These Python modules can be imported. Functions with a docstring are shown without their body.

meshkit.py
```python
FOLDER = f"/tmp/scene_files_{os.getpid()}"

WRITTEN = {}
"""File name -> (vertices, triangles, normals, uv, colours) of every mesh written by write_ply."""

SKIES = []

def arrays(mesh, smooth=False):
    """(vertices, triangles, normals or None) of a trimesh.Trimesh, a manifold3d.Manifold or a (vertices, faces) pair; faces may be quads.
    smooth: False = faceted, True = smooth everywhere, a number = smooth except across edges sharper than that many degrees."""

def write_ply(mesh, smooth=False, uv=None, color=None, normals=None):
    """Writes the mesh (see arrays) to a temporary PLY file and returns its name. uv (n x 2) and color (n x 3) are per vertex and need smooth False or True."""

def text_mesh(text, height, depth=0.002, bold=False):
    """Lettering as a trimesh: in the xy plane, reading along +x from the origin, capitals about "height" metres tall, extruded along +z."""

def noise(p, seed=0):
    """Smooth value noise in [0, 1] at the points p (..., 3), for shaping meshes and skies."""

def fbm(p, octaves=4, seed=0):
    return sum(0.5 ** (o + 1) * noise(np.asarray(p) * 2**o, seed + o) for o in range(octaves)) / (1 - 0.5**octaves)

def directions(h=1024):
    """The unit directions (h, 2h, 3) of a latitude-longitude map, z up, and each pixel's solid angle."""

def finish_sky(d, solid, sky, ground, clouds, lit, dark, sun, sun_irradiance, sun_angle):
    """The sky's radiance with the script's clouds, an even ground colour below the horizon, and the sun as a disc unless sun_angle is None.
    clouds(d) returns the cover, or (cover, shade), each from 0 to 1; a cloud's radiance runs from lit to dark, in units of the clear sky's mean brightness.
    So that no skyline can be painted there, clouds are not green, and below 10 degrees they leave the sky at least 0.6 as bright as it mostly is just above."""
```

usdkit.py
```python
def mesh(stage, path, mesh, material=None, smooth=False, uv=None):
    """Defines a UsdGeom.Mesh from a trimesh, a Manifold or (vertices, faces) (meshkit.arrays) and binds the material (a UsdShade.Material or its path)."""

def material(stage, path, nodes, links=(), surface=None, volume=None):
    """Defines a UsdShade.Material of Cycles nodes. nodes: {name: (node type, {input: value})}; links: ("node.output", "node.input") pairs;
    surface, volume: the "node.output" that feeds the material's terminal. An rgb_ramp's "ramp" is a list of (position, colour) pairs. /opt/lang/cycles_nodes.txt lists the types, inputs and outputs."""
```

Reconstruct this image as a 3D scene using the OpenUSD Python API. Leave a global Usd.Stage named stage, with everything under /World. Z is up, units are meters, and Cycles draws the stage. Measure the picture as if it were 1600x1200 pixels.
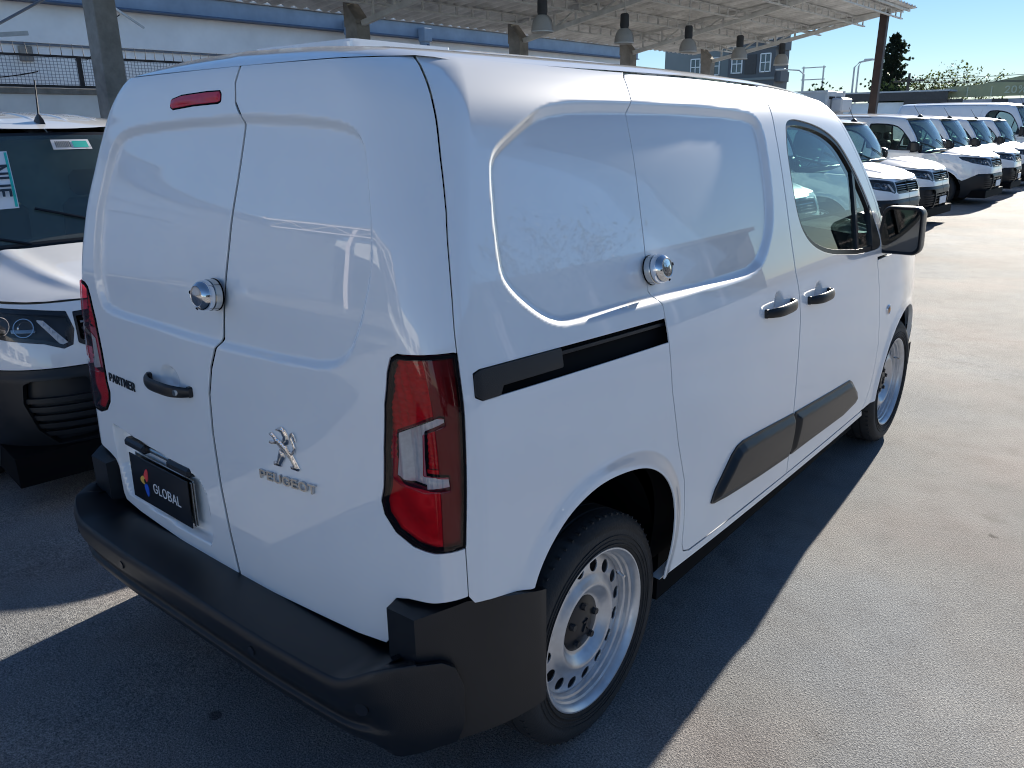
import math, random
import numpy as np, trimesh, shapely
from shapely.geometry import Polygon, Point, LineString, box as sbox
from shapely.ops import unary_union
import manifold3d as m3
import usdkit, meshkit
from pxr import Usd, UsdGeom, UsdLux, UsdShade, Sdf, Gf, Vt

stage = Usd.Stage.CreateInMemory()
UsdGeom.SetStageUpAxis(stage, UsdGeom.Tokens.z)
UsdGeom.SetStageMetersPerUnit(stage, 1.0)
UsdGeom.Xform.Define(stage, '/World'); UsdGeom.Scope.Define(stage, '/World/Looks')
rng = np.random.default_rng(7); random.seed(7)

# ------------------------------------------------------------------ camera
CAM = np.array([1.90177, -.87397, 1.63739]); YAW, PITCH, ROLL, FPX = -.68874, .30969, -.01473, 1262.834
fw = np.array([math.sin(YAW)*math.cos(PITCH), math.cos(YAW)*math.cos(PITCH), -math.sin(PITCH)])
r0 = np.array([math.cos(YAW), -math.sin(YAW), 0]); u0 = np.cross(r0, fw)
rt = math.cos(ROLL)*r0+math.sin(ROLL)*u0; up = -math.sin(ROLL)*r0+math.cos(ROLL)*u0
cam = UsdGeom.Camera.Define(stage, '/World/camera')
M = Gf.Matrix4d(*[float(v) for v in (*rt, 0, *up, 0, *(-fw), 0, *CAM, 1)])
cam.AddTransformOp().Set(M)
cam.CreateHorizontalApertureAttr(36.0); cam.CreateVerticalApertureAttr(27.0)
cam.CreateFocalLengthAttr(36.0*FPX/1600); cam.CreateClippingRangeAttr(Gf.Vec2f(.05, 3000))
cam.CreateExposureAttr(1.02)

# ------------------------------------------------------------------ sky and sun
SUN_EL = math.radians(20.0); SUN_AZ = math.radians(-3.8)      # azimuth from +y towards +x
sdir = np.array([math.sin(SUN_AZ)*math.cos(SUN_EL), math.cos(SUN_AZ)*math.cos(SUN_EL), math.sin(SUN_EL)])
usdkit.material(stage, '/World/Looks/sky', {
    's': ('sky_texture', {'sky_type': 'single_scattering', 'sun_disc': False, 'sun_elevation': SUN_EL, 'sun_rotation': SUN_AZ, 'altitude': 500.0, 'air_density': 1.0, 'aerosol_density': .02, 'ozone_density': 5.0}),
    'b': ('background_shader', {'strength': .057})}, [('s.color', 'b.color')], surface='b.background')
dome = UsdLux.DomeLight.Define(stage, '/World/sky')
UsdShade.MaterialBindingAPI.Apply(dome.GetPrim()).Bind(UsdShade.Material.Get(stage, '/World/Looks/sky'))
dome.GetPrim().SetCustomDataByKey('kind', 'structure')
sun = UsdLux.DistantLight.Define(stage, '/World/sun')
sun.CreateNormalizeAttr(True); sun.CreateIntensityAttr(1.25); sun.CreateAngleAttr(.53); sun.CreateColorAttr(Gf.Vec3f(1, .93, .82))
sz = sdir; sx = np.cross([0, 0, 1.], sz); sx /= np.linalg.norm(sx); sy = np.cross(sz, sx)
sun.AddTransformOp().Set(Gf.Matrix4d(*[float(v) for v in (*sx, 0, *sy, 0, *sz, 0, 0, 0, 30, 1)]))

# ------------------------------------------------------------------ materials
MATS = {}
def mat(name, nodes, links=(), surface='p.BSDF', volume=None):
    MATS[name] = usdkit.material(stage, '/World/Looks/'+name, nodes, links, surface=surface, volume=volume); return MATS[name]
def plain(name, col, rough=.5, metal=0., noise=0., scale=8., bump=0., bscale=60., coat=0., spec=.5, var=None):
    """principled with some mottling (noise: strength of the tone variation) and a fine bump"""
    n = {'p': ('principled_bsdf', {'base_color': col, 'roughness': rough, 'metallic': metal, 'coat_weight': coat, 'coat_roughness': .02, 'specular_ior_level': spec}), 'g': ('texture_coordinate', {})}
    l = []
    if noise:
        n['n'] = ('noise_texture', {'scale': scale, 'detail': 6., 'roughness': .65})
        lo = tuple(c*(1-noise) for c in col); hi = var or tuple(min(1, c*(1+noise)) for c in col)
        n['r'] = ('rgb_ramp', {'ramp': [(.3, lo), (.7, hi)]})
        l += [('g.object', 'n.vector'), ('n.fac', 'r.fac'), ('r.color', 'p.base_color')]
    if bump:
        n['bn'] = ('noise_texture', {'scale': bscale, 'detail': 3.}); n['b'] = ('bump', {'strength': bump, 'distance': .01})
        l += [('g.object', 'bn.vector'), ('bn.fac', 'b.height'), ('b.normal', 'p.normal')]
    return mat(name, n, l)
mat('white_paint', {'p': ('principled_bsdf', {'base_color': (.84, .85, .86), 'roughness': .42, 'coat_weight': 1.0, 'coat_roughness': .006, 'coat_ior': 1.82}),
    'g': ('texture_coordinate', {}), 'n': ('noise_texture', {'scale': 3.2, 'detail': 4.}), 'r': ('rgb_ramp', {'ramp': [(.35, (.82, .83, .845)), (.7, (.85, .86, .865))]})},
    [('g.object', 'n.vector'), ('n.fac', 'r.fac'), ('r.color', 'p.base_color')])
plain('far_white', (.78, .79, .80), .35, coat=.8, noise=.05, scale=2)
plain('black_plastic', (.007, .008, .010), .40, noise=.25, scale=5, bump=.12, bscale=500)
plain('satin_black', (.012, .013, .016), .3, spec=.5)
plain('gap_black', (.004, .004, .005), .8, spec=.1)
plain('rubber', (.016, .016, .017), .7, noise=.3, scale=14, bump=.2, bscale=160)
plain('steel_rim', (.62, .63, .65), .36, metal=.75, noise=.12, scale=20)
plain('chrome', (.82, .83, .85), .08, metal=1.)
plain('brushed_steel', (.62, .61, .58), .2, metal=1., noise=.1, scale=40)
plain('grey_plastic', (.16, .17, .18), .5, noise=.15)
plain('cabin_dark', (.03, .031, .034), .7, noise=.2)
plain('cabin_grey', (.20, .21, .20), .7, noise=.15)
plain('plate_black', (.01, .011, .014), .28, noise=.2, scale=9)
plain('print_white', (.75, .76, .78), .5)
plain('print_red', (.75, .06, .07), .4); plain('print_yellow', (.78, .50, .10), .4); plain('print_blue', (.02, .11, .60), .4)
plain('print_teal', (.03, .50, .42), .5); plain('print_dark', (.03, .04, .05), .5)
plain('lamp_red_inner', (.52, .006, .030), .22, noise=.2, scale=30, coat=.5)
plain('lamp_dark_inner', (.085, .004, .012), .25, coat=.5)
plain('dark_mirror', (.10, .105, .11), .03, metal=1.)
plain('dark_chrome', (.30, .31, .33), .12, metal=1.)
plain('badge_chrome', (.50, .51, .53), .14, metal=1.)
plain('lamp_grey_inner', (.55, .56, .58), .28, metal=.4, noise=.12, scale=60)
plain('amber', (.55, .25, .10), .2, coat=.8)
def glassy(name, tint, ior=1.5, base=.045):
    return mat(name, {'t': ('transparent_bsdf', {'color': tint}), 'g': ('glossy_bsdf', {'color': (1, 1, 1), 'roughness': .01}), 'f': ('layer_weight', {'blend': .5}), 'q': ('math', {'math_type': 'power', 'value2': 4.5}), 's': ('math', {'math_type': 'multiply_add', 'value2': .9, 'value3': base}), 'm': ('mix_closure', {})},
               [('f.facing', 'q.value1'), ('q.value', 's.value1'), ('s.value', 'm.fac'), ('t.BSDF', 'm.closure1'), ('g.BSDF', 'm.closure2')], surface='m.closure')
glassy('lens_red', (.90, .24, .30)); glassy('lens_clear', (.86, .87, .88)); glassy('window_glass', (.66, .80, .76))
mat('shield_glass', {'t': ('transparent_bsdf', {'color': (.55, .76, .73)}), 'd': ('diffuse_bsdf', {'color': (.55, .72, .70)}), 'md': ('mix_closure', {'fac': .05}), 'g': ('glossy_bsdf', {'color': (1, 1, 1), 'roughness': .015}), 'f': ('layer_weight', {'blend': .5}), 'q': ('math', {'math_type': 'power', 'value2': 2.9}), 's': ('math', {'math_type': 'multiply_add', 'value2': .9, 'value3': .05}), 'm': ('mix_closure', {})},
    [('f.facing', 'q.value1'), ('q.value', 's.value1'), ('s.value', 'm.fac'), ('t.BSDF', 'md.closure1'), ('d.BSDF', 'md.closure2'), ('md.closure', 'm.closure1'), ('g.BSDF', 'm.closure2')], surface='m.closure')

# ------------------------------------------------------------------ prims
used = {}
def numbered(path):
    k = used.get(path); used[path] = (k or 0)+1
    return path if k is None else '%s_%03d' % (path, k)
def thing(name, label=None, cat=None, loc=(0, 0, 0), rotz=0, group=None, parent=None, scale=None, kind=None):
    x = UsdGeom.Xform.Define(stage, numbered((parent or '/World')+'/'+name))
    if parent is None:
        x.AddTranslateOp().Set(Gf.Vec3d(*map(float, loc))); x.AddRotateZOp().Set(math.degrees(rotz))
        if scale: x.AddScaleOp().Set(Gf.Vec3f(*scale))
    tag(x.GetPrim(), label, cat, group, kind); return str(x.GetPath())
def tag(prim, label=None, cat=None, group=None, kind=None):
    if isinstance(prim, str): prim = stage.GetPrimAtPath(prim)
    for k, v in (('label', label), ('category', cat), ('group', group), ('kind', kind)):
        if v: prim.SetCustomDataByKey(k, v)
WARP = None
def put(parent, name, mesh, material, smooth=30, label=None, N=None):
    path = numbered((parent or '/World')+'/'+name); m = MATS[material]
    if isinstance(mesh, list): mesh = trimesh.util.concatenate(mesh)
    if WARP is not None and N is None: mesh = trimesh.Trimesh(WARP(mesh.vertices), mesh.faces, process=False)
    if N is not None:
        V, F = mesh
        if WARP is not None: V = WARP(np.asarray(V, float))
        u = UsdGeom.Mesh.Define(stage, path)
        u.CreatePointsAttr(Vt.Vec3fArray.FromNumpy(np.asarray(V, np.float32))); u.CreateFaceVertexCountsAttr(Vt.IntArray.FromNumpy(np.full(len(F), 3, np.int32)))
        u.CreateFaceVertexIndicesAttr(Vt.IntArray.FromNumpy(np.asarray(F, np.int32).ravel())); u.CreateSubdivisionSchemeAttr('none')
        u.CreateNormalsAttr(Vt.Vec3fArray.FromNumpy(np.asarray(N, np.float32))); u.SetNormalsInterpolation('vertex')
        UsdShade.MaterialBindingAPI.Apply(u.GetPrim()).Bind(m)
    else:
        usdkit.mesh(stage, path, mesh, m, smooth=smooth)
    if label: tag(path, label)
    return path
def copy_of(src, name, label, cat, loc, rotz=0, group=None, scale=None):
    t = thing(name, label, cat, loc, rotz, group, scale=scale); p = stage.GetPrimAtPath(t)
    p.GetReferences().AddInternalReference(Sdf.Path(src)); p.SetInstanceable(True); return t

# ------------------------------------------------------------------ small shapes
def bx(sx, sy, sz, c=(0, 0, 0), ch=0.):
    """box of the given size about c; ch chamfers its edges"""
    ch = min(ch, .45*min(sx, sy, sz))
    if ch:
        e = []
        for k in range(3):
            d = np.array([sx, sy, sz], float)-2*ch; d[k] += 2*ch
            e.append(m3.Manifold.cube(list(d), True))
        m = m3.Manifold.batch_hull(e).to_mesh(); b = trimesh.Trimesh(m.vert_properties[:, :3], m.tri_verts, process=False)
    else: b = trimesh.creation.box((sx, sy, sz))
    b.apply_translation(c); return b
def span(a, b, w, h=None, ch=0.):
    """bar of section w x h from a to b"""
    a = np.array(a, float); b = np.array(b, float); d = b-a; L = np.linalg.norm(d); z = d/L
    s = np.array([0, 0, 1.]) if abs(z[2]) < .95 else np.array([0, 1., 0])
    x = np.cross(s, z); x /= np.linalg.norm(x); y = np.cross(z, x)
    m = bx(w, h or w, L, ch=ch); T = np.eye(4); T[:3, 0] = x; T[:3, 1] = y; T[:3, 2] = z; T[:3, 3] = (a+b)/2; m.apply_transform(T); return m
def cyl(a, b, r, r2=None, n=16):
    a = np.array(a, float); b = np.array(b, float); d = b-a; L = np.linalg.norm(d)
    m = lathe([(0, 0), (r, 0), (r2 if r2 is not None else r, L), (0, L)], n)
    m.apply_transform(trimesh.geometry.align_vectors([0, 0, 1], d/L)); m.apply_translation(a); return m
def tube(pts, r, n=8):
    v, f = [], []
    p = np.asarray(pts, float); t = np.gradient(p, axis=0); t /= np.linalg.norm(t, axis=1, keepdims=True)+1e-12
    s = np.where(np.abs(t[:, 2:]) < .9, [[0, 0, 1.]], [[1., 0, 0]]); a = np.cross(t, s); a /= np.linalg.norm(a, axis=1, keepdims=True)+1e-12; b = np.cross(t, a)
    th = np.arange(n)*2*np.pi/n; R = np.broadcast_to(r, (len(p),))
    V = p[:, None]+R[:, None, None]*(np.cos(th)[None, :, None]*a[:, None]+np.sin(th)[None, :, None]*b[:, None])
    i, j = np.meshgrid(np.arange(len(p)-1), np.arange(n), indexing='ij'); k = (j+1) % n
    F = np.concatenate([np.stack([i*n+j, i*n+k, (i+1)*n+k], -1).reshape(-1, 3), np.stack([i*n+j, (i+1)*n+k, (i+1)*n+j], -1).reshape(-1, 3)])
    V = V.reshape(-1, 3); c0, c1 = len(V), len(V)+1; V = np.vstack([V, p[0], p[-1]])
    j = np.arange(n); F = np.vstack([F, np.stack([np.full(n, c0), (j+1) % n, j], 1), np.stack([np.full(n, c1), (len(p)-1)*n+j, (len(p)-1)*n+(j+1) % n], 1)])
    return trimesh.Trimesh(V, F, process=False)
def lathe(prof, n=48, axis='z'):
    """(r, h) profile turned about z (or x: h runs along +x)"""
    p = np.asarray(prof, float); th = np.arange(n)*2*np.pi/n
    V = np.stack([p[:, 0, None]*np.cos(th), p[:, 0, None]*np.sin(th), np.broadcast_to(p[:, 1, None], (len(p), n))], -1)
    i, j = np.meshgrid(np.arange(len(p)-1), np.arange(n), indexing='ij'); k = (j+1) % n
    F = np.concatenate([np.stack([i*n+j, i*n+k, (i+1)*n+k], -1).reshape(-1, 3), np.stack([i*n+j, (i+1)*n+k, (i+1)*n+j], -1).reshape(-1, 3)])
    V = V.reshape(-1, 3)
    if axis == 'x': V = V[:, [2, 0, 1]]
    m = trimesh.Trimesh(V, F, process=False); m.update_faces(m.area_faces > 1e-12); return m
def prism(poly, h, T=None):
    g = list(getattr(poly, 'geoms', [poly])); m = trimesh.util.concatenate([trimesh.creation.extrude_polygon(q, h, engine='earcut') for q in g])
    if T is not None: m.apply_transform(T)
    return m
def grid(V):
    """quads over an (n, m, 3) array of points"""
    n, m = V.shape[:2]; i, j = np.meshgrid(np.arange(n-1), np.arange(m-1), indexing='ij'); a = i*m+j
    return trimesh.Trimesh(V.reshape(-1, 3), np.concatenate([np.stack([a, a+1, a+m+1], -1).reshape(-1, 3), np.stack([a, a+m+1, a+m], -1).reshape(-1, 3)]), process=False)
def frame(o, x, y, z):
    T = np.eye(4); T[:3, 0] = x; T[:3, 1] = y; T[:3, 2] = z; T[:3, 3] = o; return T
def pc(x, xs, ys):
    """monotone cubic through the points (xs, ys)"""
    xs = np.asarray(xs, float); ys = np.asarray(ys, float); x = np.asarray(x, float)
    h = np.diff(xs); d = np.diff(ys)/h; m = np.zeros(len(xs)); m[0] = d[0]; m[-1] = d[-1]
    for i in range(1, len(xs)-1):
        if d[i-1]*d[i] > 0:
            w1 = 2*h[i]+h[i-1]; w2 = h[i]+2*h[i-1]; m[i] = (w1+w2)/(w1/d[i-1]+w2/d[i])
    xx = np.clip(x, xs[0], xs[-1]); k = np.clip(np.searchsorted(xs, xx, side='right')-1, 0, len(h)-1); t = (xx-xs[k])/h[k]
    r = (2*t**3-3*t**2+1)*ys[k]+(t**3-2*t**2+t)*h[k]*m[k]+(-2*t**3+3*t**2)*ys[k+1]+(t**3-t**2)*h[k]*m[k+1]
    return r+np.where(x < xs[0], (x-xs[0])*m[0], 0)+np.where(x > xs[-1], (x-xs[-1])*m[-1], 0)
def smooth01(t): t = np.clip(t, 0, 1); return t*t*(3-2*t)
def inside_dist(a, z, poly):
    """signed distance in the (a, z) plane, positive inside"""
    P = np.asarray(poly.exterior.coords); A, B = P[:-1], P[1:]; q = np.stack([np.ravel(a), np.ravel(z)], -1); d = np.full(len(q), 1e9); D = B-A; L2 = (D**2).sum(1)+1e-18
    for k in range(len(A)):
        t = np.clip(((q-A[k])@D[k])/L2[k], 0, 1); d = np.minimum(d, ((q-A[k]-t[:, None]*D[k])**2).sum(1))
    ins = shapely.contains_xy(poly, q[:, 0], q[:, 1])
    return (np.sqrt(d)*np.where(ins, 1, -1)).reshape(np.shape(a))
def chaikin(pts, n=2):
    p = np.asarray(pts, float)
    for _ in range(n): q = np.roll(p, -1, 0); p = np.stack([.75*p+.25*q, .25*p+.75*q], 1).reshape(-1, 2)
    return p
def rounded(pts, r=.01, soft=0):
    p = Polygon(chaikin(pts, soft) if soft else pts).buffer(0); return p.buffer(-r).buffer(2*r).buffer(-r)

def patch(fn, poly, cell, rim=.0045, disp=None, flip=False, cellz=None, roll=.0012):
    """The surface fn(a, z) over a polygon of the (a, z) plane, with analytic normals and its edges returned inwards by rim.
    disp(a, z): distance moved outwards along the normal. -> ((V, F), N)"""
    cz = cellz or cell
    def nrm(a, z, f):
        e = 6e-4; da = f(a+e, z)-f(a-e, z); dz = f(a, z+e)-f(a, z-e); n = np.cross(da, dz); n /= np.linalg.norm(n, axis=-1, keepdims=True)+1e-15
        return -n if flip else n
    def f(a, z):
        p = fn(a, z)
        if disp is not None:
            e = 6e-4; n = np.cross(fn(a+e, z)-fn(a-e, z), fn(a, z+e)-fn(a, z-e)); n /= np.linalg.norm(n, axis=-1, keepdims=True)+1e-15
            p = p+(-n if flip else n)*disp(a, z)[..., None]
        return p
    V2, tri, key = [], [], {}
    def vid(x, y):
        k = (round(x*1e5), round(y*1e5)); i = key.get(k)
        if i is None: i = key[k] = len(V2); V2.append((x, y))
        return i
    rings = []
    for pl in getattr(poly, 'geoms', [poly]):
        x0, y0, x1, y1 = pl.bounds; nx, ny = max(1, math.ceil((x1-x0)/cell)), max(1, math.ceil((y1-y0)/cz))
        X = np.linspace(x0, x1, nx+1); Y = np.linspace(y0, y1, ny+1); I, J = np.meshgrid(np.arange(nx), np.arange(ny), indexing='ij'); I, J = I.ravel(), J.ravel()
        cells = shapely.box(X[I], Y[J], X[I+1], Y[J+1]); shapely.prepare(pl)
        full = shapely.contains_properly(pl, cells); part = shapely.intersects(pl, cells) & ~full
        for i, j in zip(I[full], J[full]):
            a, b, c, d = vid(X[i], Y[j]), vid(X[i+1], Y[j]), vid(X[i+1], Y[j+1]), vid(X[i], Y[j+1]); tri += [(a, b, c), (a, c, d)]
        for g in shapely.intersection(cells[part], pl):
            for q in getattr(g, 'geoms', [g]):
                if q.geom_type != 'Polygon' or q.area < 1e-10: continue
                c = np.asarray(q.exterior.coords)[:-1]
                if not q.exterior.is_ccw: c = c[::-1]
                ids = [vid(*p) for p in c]; ids = [k for n_, k in enumerate(ids) if k != ids[n_-1]]
                if len(ids) < 3: continue
                if q.interiors or q.convex_hull.area > q.area*1.0005:
                    vs, fs = trimesh.creation.triangulate_polygon(q, engine='earcut')
                    for t in fs:
                        w = vs[t]; s = (w[1, 0]-w[0, 0])*(w[2, 1]-w[0, 1])-(w[2, 0]-w[0, 0])*(w[1, 1]-w[0, 1])
                        t3 = [vid(*p) for p in w]; tri.append(tuple(t3 if s > 0 else t3[::-1]))
                else:
                    for k in range(1, len(ids)-1): tri.append((ids[0], ids[k], ids[k+1]))
        for ring, hole in [(pl.exterior, False)]+[(h, True) for h in pl.interiors]:
            c = np.asarray(shapely.segmentize(ring, cell).coords)
            if ring.is_ccw == hole: c = c[::-1]
            rings.append(c)
    A = np.array(V2); T = np.array(tri)
    V = f(A[:, 0], A[:, 1]); N = nrm(A[:, 0], A[:, 1], f); F = T[:, ::-1] if flip else T
    VV, FF, NN = [V], [F], [N]; n0 = len(V)
    if rim:
        for c in rings:
            p = f(c[:, 0], c[:, 1]); n = nrm(c[:, 0], c[:, 1], f); t = np.gradient(p, axis=0); o = np.cross(t, n); o /= np.linalg.norm(o, axis=1, keepdims=True)+1e-12
            if flip: o = -o
            lv = [(0, 0, n), (roll*.7, -roll*.3, n*.7+o*.7), (roll, -roll, o), (roll, -rim, o)]
            m = len(p)
            for ou, ne, nn in lv: VV.append(p+o*ou+n*ne); NN.append(nn/(np.linalg.norm(nn, axis=1, keepdims=True)+1e-12))
            i = np.arange(m-1)
            for k in range(3):
                a = n0+k*m+i; b = a+m; q = np.concatenate([np.stack([a, b, b+1], 1), np.stack([a, b+1, a+1], 1)]); FF.append(q[:, ::-1] if flip else q)
            n0 += 4*m
    return (np.vstack(VV), np.vstack(FF)), np.vstack(NN)
def both(s, fn):
    """fn mirrored to negative a"""
    def g(a, z):
        a = np.asarray(a, float); q = np.array(fn(np.abs(a), z)); q[..., 0] *= np.where(a < 0, -1, 1); return q
    return g

# ------------------------------------------------------------------ the shape of a panel van
class Shape:
    """S(a, z): a runs across the rear, round the corner, along the side and round the nose; z is a nominal height"""
    ZW = [.17,.35,.60,.85,1.05,1.25,1.45,1.60,1.68,1.745,1.785,1.81,1.825]
    WW = [.8847,.9047,.9136,.9094,.8963,.8542,.8025,.7576,.7266,.6796,.6236,.4916,.2916]
    ZR = [.17,.5,.8,1.0,1.2,1.4,1.55,1.65,1.72,1.775,1.825]
    YR = [.173,.178,.185,.19,.1912,.2123,.2466,.2711,.286,.3036,.3564]
    ZC = [.17,.8,1.1,1.4,1.65,1.825]; RC = [.1106,.1044,.1106,.1351,.1597,.2088]; CR = .02566; TT = .04972
    ZN = [.17,.3,.5,.7,.85,.95,1.05]; YN = [4.26,4.36,4.40,4.385,4.35,4.30,4.22]
    GY = [0,.6,1.3,2.0,2.5,2.8,3.1]; GG = [.99,1.,1.,.985,.945,.895,.81]
    TOP = 1.775; ZB = 1.05
    A0, A1, AB, AF, AE = .75, .92, 1.79, 3.79, 6.19
    def __init__(s, sx=1, sy=1, sz=1, **k):
        s.k = np.array([sx, sy, sz]); s.__dict__.update(k)
    def g(s, y): return pc(y, s.GY, s.GG)
    def S(s, a, z):
        a = np.asarray(a, float); z = np.asarray(z, float); a, z = np.broadcast_arrays(a, z)
        W = pc(z, s.ZW, s.WW); yR = pc(z, s.ZR, s.YR); r = pc(z, s.ZC, s.RC)
        th = np.clip((a-s.A0)/(s.A1-s.A0), 0, 1)*np.pi/2
        x = np.where(a < s.A0, np.clip(a, 0, s.A0)/s.A0*(W-r), W-r+r*np.sin(th))
        y = yR+s.CR*(x/W)**2+np.where(a < s.A0, 0, r*(1-np.cos(th)))
        ye = yR+r+s.CR
        y = np.where(a > s.A1, ye+(a-s.A1)*(s.AB-.59-ye)/(s.AB-s.A1), y); y = np.where(a > s.AB, a-.59, y)
        t = np.clip((a-s.AF)/2.4, 0, 1); sb = 1-(1-t)**3.5; L = pc(np.minimum(z, 1.05), s.ZN, s.YN)-3.2
        y = np.where(a > s.AF, 3.2+L*sb, y); x = x*np.where(a > s.AF, np.maximum(1-sb*sb, 0)**.2, 1)
        x = x*(1-.006*np.clip((y-2.2)/1.4, -1.5, 1)**2); x = x*(1-s.TT*np.clip((1.7-y)/1.4, 0, 1)**2)
        zz = np.where(z > 1.05, s.ZB+(z-1.05)*(1+(s.g(np.clip(y, 0, 3.1))-1)*np.clip((z-1.05)/.75, 0, 1)), z*s.ZB/1.05)
        return np.stack([x, y, zz], -1)*s.k
    def SS(s, a, z):
        q = s.S(np.abs(a), z); q[..., 0] *= np.where(np.asarray(a) < 0, -1, 1); return q
    def at(s, a, z):
        """point, a-direction, z-direction, outward normal"""
        e = 1e-3; p = s.SS(np.float64(a), np.float64(z)); da = s.SS(a+e, z)-p; dz = s.SS(a, z+e)-p
        n = np.cross(da, dz); n /= np.linalg.norm(n); da /= np.linalg.norm(da); dz = np.cross(n, da); return p, da, dz, n
    def a_of(s, y, z=.6):
        aa = np.linspace(s.A1, s.AE, 1500); return float(np.interp(y, s.S(aa, np.full(1500, float(z)))[:, 1]/s.k[1], aa))
    def roofz(s, x, y, yedge):
        xs = [0, .29, .49, .62, .68, .73]; z = pc(np.abs(x), xs, [1.833, 1.825, 1.81, 1.785, 1.745, 1.69])
        d = np.maximum(y-yedge, 0); z = z-np.maximum(z-1.783, 0)*np.exp(-d/.05)
        return s.ZB+(z-1.05)*(1+(s.g(np.clip(y, 0, 3.1))-1)*np.clip((z-1.05)/.75, 0, 1))
# windscreen pillars in (a, z)
PIL = [(3.655,1.055),(3.63,1.15),(3.575,1.30),(3.49,1.46),(3.41,1.58),(3.345,1.67),(3.27,1.775)]
SEAM = [(.858,.655),(.854,.78),(.862,1.0),(.874,1.19),(.877,1.30),(.876,1.47),(.869,1.58),(.865,1.68),(.863,1.783)]
MID = [(.042,.447),(.013,.577),(-.009,.715),(-.02,.859),(-.016,.969),(.009,1.045),(.040,1.099),(.062,1.13),(.074,1.182),(.103,1.294),(.127,1.388),(.152,1.501),(.172,1.588),(.184,1.64),(.193,1.672),(.168,1.70),(.170,1.746),(.205,1.785)]
TL = [(.749,1.189),(.805,1.191),(.869,1.193),(.866,1.10),(.861,1.0),(.855,.86),(.851,.778),(.824,.772),(.784,.766),(.724,.767),(.674,.785),(.643,.818),(.636,.847),(.646,.88),(.658,.976),(.678,1.076),(.707,1.149),(.726,1.178)]
CLEAR = [(.683,.975),(.690,1.017),(.761,1.048),(.812,1.068),(.828,1.066),(.828,1.052),(.808,1.043),(.775,1.03),(.765,.937),(.826,.938),(.828,.910),(.765,.899),(.697,.903),(.673,.914)]
REC = rounded([(.196,1.676),(.406,1.672),(.576,1.665),(.676,1.656),(.731,1.642),(.752,1.622),(.757,1.592),(.753,1.544),(.751,1.483),(.742,1.413),(.716,1.34),(.671,1.264),(.642,1.220),(.595,1.165),(.548,1.135),(.485,1.116),(.324,1.108),(.119,1.104),(.0,1.104),(-.138,1.104),(-.316,1.107),(-.501,1.108),(-.609,1.115),(-.648,1.16),(-.674,1.232),(-.688,1.319),(-.696,1.405),(-.697,1.488),(-.695,1.562),(-.680,1.615),(-.627,1.641),(-.516,1.655),(-.239,1.666),(.0,1.671)], .02, 2)
RECS = rounded([(1.643,1.696),(1.406,1.697),(1.267,1.692),(1.176,1.678),(1.089,1.642),(1.013,1.605),(.986,1.579),(.979,1.545),(.985,1.477),(.992,1.409),(1.0,1.34),(1.017,1.306),(1.059,1.266),(1.125,1.219),(1.171,1.196),(1.22,1.184),(1.352,1.180),(1.591,1.176),(1.854,1.170),(2.085,1.164),(2.214,1.170),(2.304,1.204),(2.396,1.287),(2.438,1.386),(2.459,1.519),(2.468,1.613),(2.444,1.658),(2.38,1.677),(2.162,1.687),(1.806,1.694)], .03, 2)
PREC = rounded([(-.655,.740),(-.55,.733),(-.40,.723),(-.189,.709),(-.123,.694),(-.086,.655),(-.077,.527),(-.098,.490),(-.245,.492),(-.605,.508),(-.640,.60)], .012)
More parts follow.
